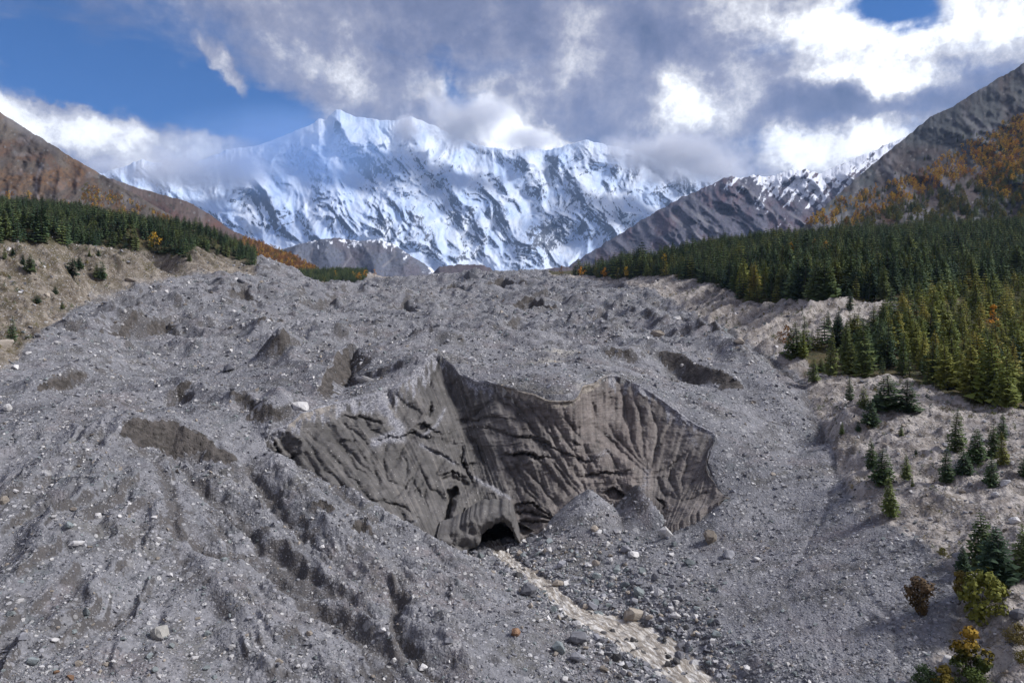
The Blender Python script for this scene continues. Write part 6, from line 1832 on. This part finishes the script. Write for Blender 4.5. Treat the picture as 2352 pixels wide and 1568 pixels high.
for x, y, w, tone, lab, asp in [  # crop F
        (1045, 1285, 138, 'band', 'largest cream boulder with grey bands on the left foreground slope', 1.0), (490, 680, 92, 'pale', 'whitish rounded boulder on the upper left foreground slope', 0.65), (440, 550, 76, 'green', 'greenish boulder above the whitish rounded one', 0.7), (205, 1450, 98, 'green', 'bluish grey boulder at the lower left', 0.75), (145, 1285, 72, 'grey', 'grey boulder above the bluish one at the lower left', 0.9), (555, 1118, 68, 'green', 'blue-grey boulder up left of the cream boulder', 1.0), (480, 445, 62, 'tan', 'yellowish flat boulder near the top of the left foreground', 0.6),
        (345, 495, 42, 'pale', 'small white stone block below the yellowish flat boulder', 0.8), (20, 400, 70, 'tan', 'brown boulder at the left edge', 1.0), (1350, 1260, 48, 'green', 'blue-grey angular stone right of the cream boulder', 1.2), (1110, 875, 38, 'pale', 'small round pale stone on the middle of the left slope', 1.0), (1510, 1345, 48, 'pale', 'pale stone of a cluster right of the cream boulder', 0.9), (450, 1545, 62, 'rust', 'rusty orange boulder at the bottom left', 0.7), (510, 1455, 58, 'tan', 'light tan rounded boulder at the bottom left', 0.8), (365, 1505, 42, 'rust', 'small rusty stone left of the tan boulder', 0.8),
        (265, 1480, 52, 'pale', 'pale stone right of the bluish boulder', 0.8), (1260, 1420, 60, 'pale', 'long pale stone below the blue-grey angular one', 0.7), (1505, 1405, 42, 'pale', 'round whitish stone at the bottom centre left', 0.9), (350, 1298, 58, 'pale', 'flat pale stone left of the cream boulder', 0.6), (65, 1125, 60, 'green', 'blue-grey boulder at the left edge lower down', 0.8), (1620, 1155, 50, 'grey', 'grey flat stone on the right of the foreground slope', 0.7), (1815, 1440, 50, 'tan', 'tan stone at the bottom right of the foreground slope', 0.9), (2100, 690, 46, 'pale', 'pale stone on the upper gravel slope', 0.7), (1805, 1285, 50, 'grey', 'grey stone in the lower right of the foreground slope', 0.9), (1340, 1480, 60, 'green', 'flat bluish stone at the bottom edge', 0.6), (480, 1245, 50, 'green', 'bluish stone between the blue-grey and cream boulders', 0.8), (95, 330, 46, 'pale', 'pale stone high at the left edge', 0.8)]:
    u, v = ZF(x, y)
    boulder(u, v, w / 2.6133 * 0.9224, tone, lab, aspect=asp)
for x, y, w, tone, lab, asp in [  # crop L
        (45, 1102, 66, 'pale', 'white boulder standing out at the left edge', 1.0), (1968, 1098, 140, 'pale', 'big flat pale boulder lying on the rim left of the ice wall', 0.55), (1992, 728, 56, 'pale', 'pale boulder on the glacier above the dark ice scar', 0.8), (1482, 850, 80, 'dark', 'dark block with pale cap in the middle of the glacier', 1.0), (845, 262, 80, 'tan', 'long pale boulder low on the left wall', 0.45), (98, 832, 56, 'pale', 'pale boulder at the foot of the left wall, lowest', 0.8), (370, 672, 46, 'pale', 'pale boulder on the glacier edge below the left wall', 0.9), (182, 735, 40, 'pale', 'small pale boulder by the left wall foot', 0.8), (305, 366, 46, 'tan', 'pale rounded boulder on the left wall beside a conifer', 1.1), (590, 186, 36, 'tan', 'small rounded boulder high on the left wall', 0.9), (232, 255, 30, 'tan', 'little boulder in the upper left of the left wall', 0.8), (245, 625, 50, 'dark', 'dark boulder at the base of the left wall', 0.7), (1565, 270, 60, 'dark', 'dark block on the skyline hummock at the upper left of the glacier', 0.7), (30, 690, 110, 'tan', 'big tan boulder under the tall conifer at the left edge', 0.8), (730, 895, 30, 'pale', 'small white stone on the left middle glacier', 0.9)]:
    u, v = ZL(x, y)
    boulder(u, v, w / 2.6133 * 0.9224, tone, lab, aspect=asp)
for u, v, w, tone, lab, asp in [(1085, 640, 40, 'dark', 'dark block near the skyline of the glacier', 0.7), (975, 622, 26, 'dark', 'dark block on the skyline at the left end of the glacier crest', 0.9), (1700, 790, 26, 'tan', 'brown boulder where the right wall meets the glacier', 0.9), (1720, 838, 14, 'pale', 'small white stone at the foot of the right wall', 0.8), (1510, 772, 34, 'tan', 'pale brown block at the top end of the right ice scar', 0.7), (1085, 828, 24, 'pale', 'pale stone on the rim right of the peak of the ice wall', 0.6), (838, 878, 38, 'pale', 'pale slab on the rim above the gully in the ice', 0.6), (905, 866, 14, 'grey', 'grey stone on the rim between the pale slab and the ice peak', 0.8), (885, 922, 22, 'pale', 'pale block stuck in the debris gully of the ice wall', 0.9), (2310, 1115, 26, 'pale', 'pale blocky boulder on the scree below the plateau edge', 0.8), (2290, 1140, 22, 'pale', 'smaller pale boulder beside the blocky one on the scree', 0.8), (2335, 1200, 28, 'pale', 'pale boulder at the right edge of the scree', 0.8), (1555, 735, 20, 'pale', 'pale stone on the right middle of the glacier', 0.8), (2208, 1285, 40, 'grey', 'lilac-grey boulder beside the low dark conifer', 0.6), (2190, 1535, 60, 'pale', 'pale flat boulder between the bottom shrubs', 0.5), (2340, 1420, 40, 'dark', 'dark boulder right of the large yellow-green shrub', 0.8)]:
    boulder(u, v, w, tone, lab, aspect=asp)
NB = len(PLACED)

# further boulders, nearest first, by the ground they lie on
AREAS = [([(1190, 1250), (1330, 1215), (1500, 1225), (1640, 1300), (1660, 1470), (1560, 1490), (1420, 1400), (1300, 1350)], 62, (10, 26), ['grey', 'green', 'pale', 'grey', 'tan'], 'in the rubble field right of the stream'), ([(1280, 1420), (1600, 1440), (1680, 1568), (1300, 1568)], 30, (10, 24), ['wet', 'grey', 'wet', 'dark'], 'among the rapids at the bottom'), ([(0, 1180), (300, 1150), (700, 1400), (1000, 1568), (0, 1568)], 40, (10, 20), ['pale', 'grey', 'green', 'tan', 'pale'], 'on the left foreground slope'),
         ([(2000, 950), (2352, 980), (2352, 1300), (2200, 1250), (2020, 1120)], 26, (9, 16), ['pale', 'tan', 'grey'], 'on the scree below the plateau'), ([(0, 870), (300, 700), (700, 700), (700, 900), (0, 1050)], 22, (8, 13), ['pale', 'grey'], 'on the left part of the glacier'), ([(1080, 660), (1500, 700), (1800, 900), (1500, 830), (1100, 740)], 16, (8, 13), ['pale', 'grey'], 'on the glacier above the ice wall'), ([(2100, 1400), (2352, 1330), (2352, 1568), (2050, 1568)], 16, (10, 18), ['pale', 'grey', 'tan'], 'among the shrubs at the lower right')]
for poly, n, (w0, w1), tones, where in AREAS:
    got = 0
    us, vs = [p[0] for p in poly], [p[1] for p in poly]
    while got < n and len(PLACED) < 300:
        u, v = random.uniform(min(us), max(us)), random.uniform(min(vs), max(vs))
        if not in_poly(np.array([u]), np.array([v]), poly)[0]:
            continue
        tone = random.choice(tones)
        word = {'grey': 'grey', 'green': 'greenish grey', 'pale': 'pale', 'tan': 'tan', 'wet': 'dark wet', 'dark': 'dark'}[tone]
        boulder(u, v, w0 + (w1 - w0) * random.random() ** 2, tone, f'{word} mid-sized boulder {where}', f'{word} boulders {where}', random.uniform(0.6, 1.0))
        got += 1

# the rubble field beside the stream: coarse blocks, past counting
n = 9000
fu, fv = RNG.uniform(1090, 1760, n), RNG.uniform(1215, 1600, n)
field = [(1200, 1262), (1340, 1222), (1500, 1232), (1640, 1320), (1650, 1420), (1640, 1500), (1740, 1600), (1290, 1600), (1270, 1480), (1250, 1400), (1190, 1330), (1110, 1275)]
ok = in_poly(fu + 25 * perlin(fu / 60, fv / 60, 350), fv + 25 * perlin(fu / 60, fv / 60, 351), field) & (RNG.random(n) < np.clip(0.5 + 0.8 * fbm(fu / 70, fv / 70, 2, 0.5, 352), 0.08, 1))
fu, fv = fu[ok], fv[ok]
fp = hit0(list(zip(fu, fv)), Z)
fs_ = np.clip((4.0 + 3.2 * RNG.pareto(2.4, len(fu))), 4, 20) / F * fp[:, 1]
fw = poly_dist(fp[:, 0], fp[:, 1], s3[:, :2])
wet = fw[0] < np.interp(fw[1], _sp, s3[:, 3]) * 0.85
keep_ = ~wet | (RNG.random(len(fu)) < 0.34)
fp, fs_, wet = fp[keep_], fs_[keep_], wet[keep_]
fk = ['grey', 'green', 'pale', 'tan', 'wet', 'dark']
fprot = [with_mat(rock_mesh('stone', 480 + j * 3 + q, 14), STONE[kd]) for j, kd in enumerate(fk) for q in range(3)]
ft = np.where(wet, 4, RNG.choice([0, 1, 2, 3, 5], len(fs_), p=[0.38, 0.18, 0.20, 0.08, 0.16]))
scatter('stream_rubble', np.stack([fp[:, 0], fp[:, 1], fp[:, 2] + fs_ * 0.12 + np.where(wet, 0.22, 0)], -1), 0.0, np.stack([fs_ * RNG.uniform(0.9, 1.35, len(fs_)), fs_ * RNG.uniform(0.8, 1.2, len(fs_)), fs_ * RNG.uniform(0.8, 1.2, len(fs_))], -1), ft * 3 + RNG.integers(0, 3, len(fs_)), fprot, 'coarse grey rubble crowding the bed and right bank of the stream', 'rubble', np.stack([RNG.uniform(-0.5, 0.5, len(fs_)), RNG.uniform(-0.5, 0.5, len(fs_)), RNG.uniform(0, 6.28, len(fs_))], -1).astype(np.float32))

# loose stones: past counting
n = 260000
ru = RNG.uniform(-120, 2470, n)
rl_ = RNG.uniform(math.log(66), math.log(1150), n) if False else math.log(66) + (math.log(1150) - math.log(66)) * RNG.random(n) ** 1.25
ry = np.exp(rl_)
rx = (ru - CX) / F * ry
rb, ri, rt, rv, rk = (grid_at(g, ru, ry) for g in (BARE, ICE, TAN, VEG, BANK))
rin = grid_at(inside.astype(float), ru, ry)
pat = fbm(rx / 14, ry / 14, 3, 0.6, 330)
prob = np.clip(0.50 + 0.55 * pat, 0.05, 1) * (1 - 0.5 * np.clip(rb, 0, 1)) * (1 - np.clip(ri * 1.5, 0, 1)) * (1 - 0.92 * rv) * (1 - 0.6 * rt) * (rin < 0.02)
prob = np.maximum(prob, rk * 0.95 * (rin < 0.02))
ok = RNG.random(n) < prob
rx, ry, ru, rk = rx[ok], ry[ok], ru[ok], rk[ok]
spx = 2.2 + 2.3 * RNG.pareto(2.3, len(rx))
spx = np.clip(spx, 2.2, 12) * (1 + 0.9 * rk)
sm = np.clip(spx / F * ry, 0.16, 3.2)
rz_ = grid_at(Z, ru, ry) + sm * 0.1
water = (sd_w := poly_dist(rx, ry, s3[:, :2]))
inw = (water[0] < np.interp(water[1], _sp, s3[:, 3]) * 0.8) & (ry < 165)
k_ = ~inw | (RNG.random(len(rx)) < 0.24)
rx, ry, rz_, sm, inw = (a[k_] for a in (rx, ry, rz_, sm, inw))
kinds = ['grey', 'grey', 'pale', 'green', 'tan', 'dark', 'wet']
protos = []
for j, kd in enumerate(kinds):
    for q in range(3):
        protos.append(with_mat(RUBBLE[(j * 3 + q) % 10], STONE[kd]))
tone_w = np.array([0.26, 0.18, 0.24, 0.11, 0.06, 0.15, 0.0])
ti = RNG.choice(len(kinds), len(rx), p=tone_w / tone_w.sum())
ti = np.where(inw, 6, ti)
idx = ti * 3 + RNG.integers(0, 3, len(rx))
scl = np.stack([sm * RNG.uniform(0.85, 1.35, len(rx)), sm * RNG.uniform(0.8, 1.25, len(rx)), sm * RNG.uniform(0.8, 1.3, len(rx))], -1)
rot3 = np.stack([RNG.uniform(-0.5, 0.5, len(rx)), RNG.uniform(-0.5, 0.5, len(rx)), RNG.uniform(0, 6.28, len(rx))], -1).astype(np.float32)
scatter('loose_stones', np.stack([rx, ry, rz_], -1), None if False else 0.0, scl, idx, protos, 'loose grey stones and gravel strewn over the glacier and slopes', 'stones', rot3)

# ------------------------------------------------------------------ the air of the valley
def build_haze():
    m = bpy.data.materials.new('valley_haze')
    m.use_nodes = True
    t = NT(m.node_tree)
    v = t.node('ShaderNodeVolumePrincipled')
    v.inputs['Color'].default_value = (0.42, 0.64, 1.0, 1.0)
    v.inputs['Density'].default_value = 2.3e-5
    v.inputs['Anisotropy'].default_value = 0.1
    o = t.node('ShaderNodeOutputMaterial')
    t.link(v.outputs[0], o.inputs['Volume'])
    x, y0, y1, z0, z1 = 12000, -900, 20500, -60, 5600
    vs = [(sx * x, yy, zz) for zz in (z0, z1) for yy in (y0, y1) for sx in (-1, 1)]
    fs = [(0, 2, 3, 1), (4, 5, 7, 6), (0, 1, 5, 4), (2, 6, 7, 3), (0, 4, 6, 2), (1, 3, 7, 5)]
    obj('haze', mesh_from('haze', np.array(vs, float), fs, smooth=False), m, label='pale blue haze filling the valley', cat='haze', kind='stuff')


build_haze()


# clouds that cling to the ridge
def build_clouds():
    m = bpy.data.materials.new('ridge_cloud')
    m.use_nodes = True
    t = NT(m.node_tree)
    o = t.node('ShaderNodeTexCoord').outputs['Object']
    p = t.pos()
    n = t.noise(p, 0.0016, 5, 0.62, dist=0.3)
    fall = t.math('SUBTRACT', 1.0, t.vmath('LENGTH', o))
    x = t.math('ADD', t.math('MULTIPLY', fall, 1.15), t.math('MULTIPLY', t.math('SUBTRACT', n, 0.56), 3.0))
    d = t.math('MULTIPLY', t.mapr(x, 0.0, 1.0), t.mapr(fall, 0.0, 0.25))
    v = t.node('ShaderNodeVolumePrincipled')
    v.inputs['Color'].default_value = (0.97, 0.97, 1.0, 1.0)
    v.inputs['Anisotropy'].default_value = 0.0
    t.link(t.math('MULTIPLY', d, 0.0055), v.inputs['Density'])
    ou = t.node('ShaderNodeOutputMaterial')
    t.link(v.outputs[0], ou.inputs['Volume'])
    bm = bmesh.new()
    bmesh.ops.create_icosphere(bm, subdivisions=3, radius=1.0)
    me = bpy.data.meshes.new('cloud')
    bm.to_mesh(me)
    bm.free()
    me.materials.append(m)
    mm = bpy.data.materials.new('summit_mist')  # blue volume added in place of haze and cloud shadow on the summit
    mm.use_nodes = True
    t2 = NT(mm.node_tree)
    o2 = t2.node('ShaderNodeTexCoord').outputs['Object']
    f2 = t2.mapr(t2.vmath('LENGTH', o2), 0.15, 1.0, 1.0, 0.0)
    n2 = t2.mapr(t2.noise(t2.pos(), 0.0009, 3, 0.6), 0.3, 0.65, 0.45, 1.2)
    v2 = t2.node('ShaderNodeVolumePrincipled')
    v2.inputs['Color'].default_value = (0.40, 0.62, 1.0, 1.0)
    t2.link(t2.math('MULTIPLY', t2.math('MULTIPLY', f2, n2), 0.0012), v2.inputs['Density'])
    t2.link(v2.outputs[0], t2.node('ShaderNodeOutputMaterial').inputs['Volume'])
    me2 = me.copy()
    me2.materials.clear()
    me2.materials.append(mm)
    ob = obj('mist', me2, None, None, 'thin blue mist, standing in for haze and cloud shadow, over the snow face below the summit', 'mist', None, 'stuff')
    ob.location = unproj(np.array(650.0), 350, 9800)
    ob.scale = (360 / F * 9800, 900, 130 / F * 9800)
    for u, v_, Y, ru, rv, lab in [(1060, 280, 11200, 190, 84, 'white billowing cloud lying on the ridge right of the summit'), (1190, 322, 11200, 120, 36, 'low white cloud along the ridge right of the billowing one'), (1530, 362, 10300, 230, 74, 'large grey cloud covering the right end of the snow ridge'), (1660, 402, 10000, 170, 50, 'pale cloud trailing down to the brown spur'), (430, 396, 10800, 270, 74, 'soft bank of cloud over the snow ridge left of the summit'), (960, 300, 11300, 80, 46, 'thin cloud wisp just right of the summit')]:
        ob = obj('cloud', me, None, None, lab, 'cloud', 'clouds clinging to the snow ridge')
        q = unproj(np.array(float(u)), v_, Y)
        ob.location = q
        ob.scale = (ru / F * Y, 520, rv / F * Y)


build_clouds()
SC.cycles.volume_max_steps = 96
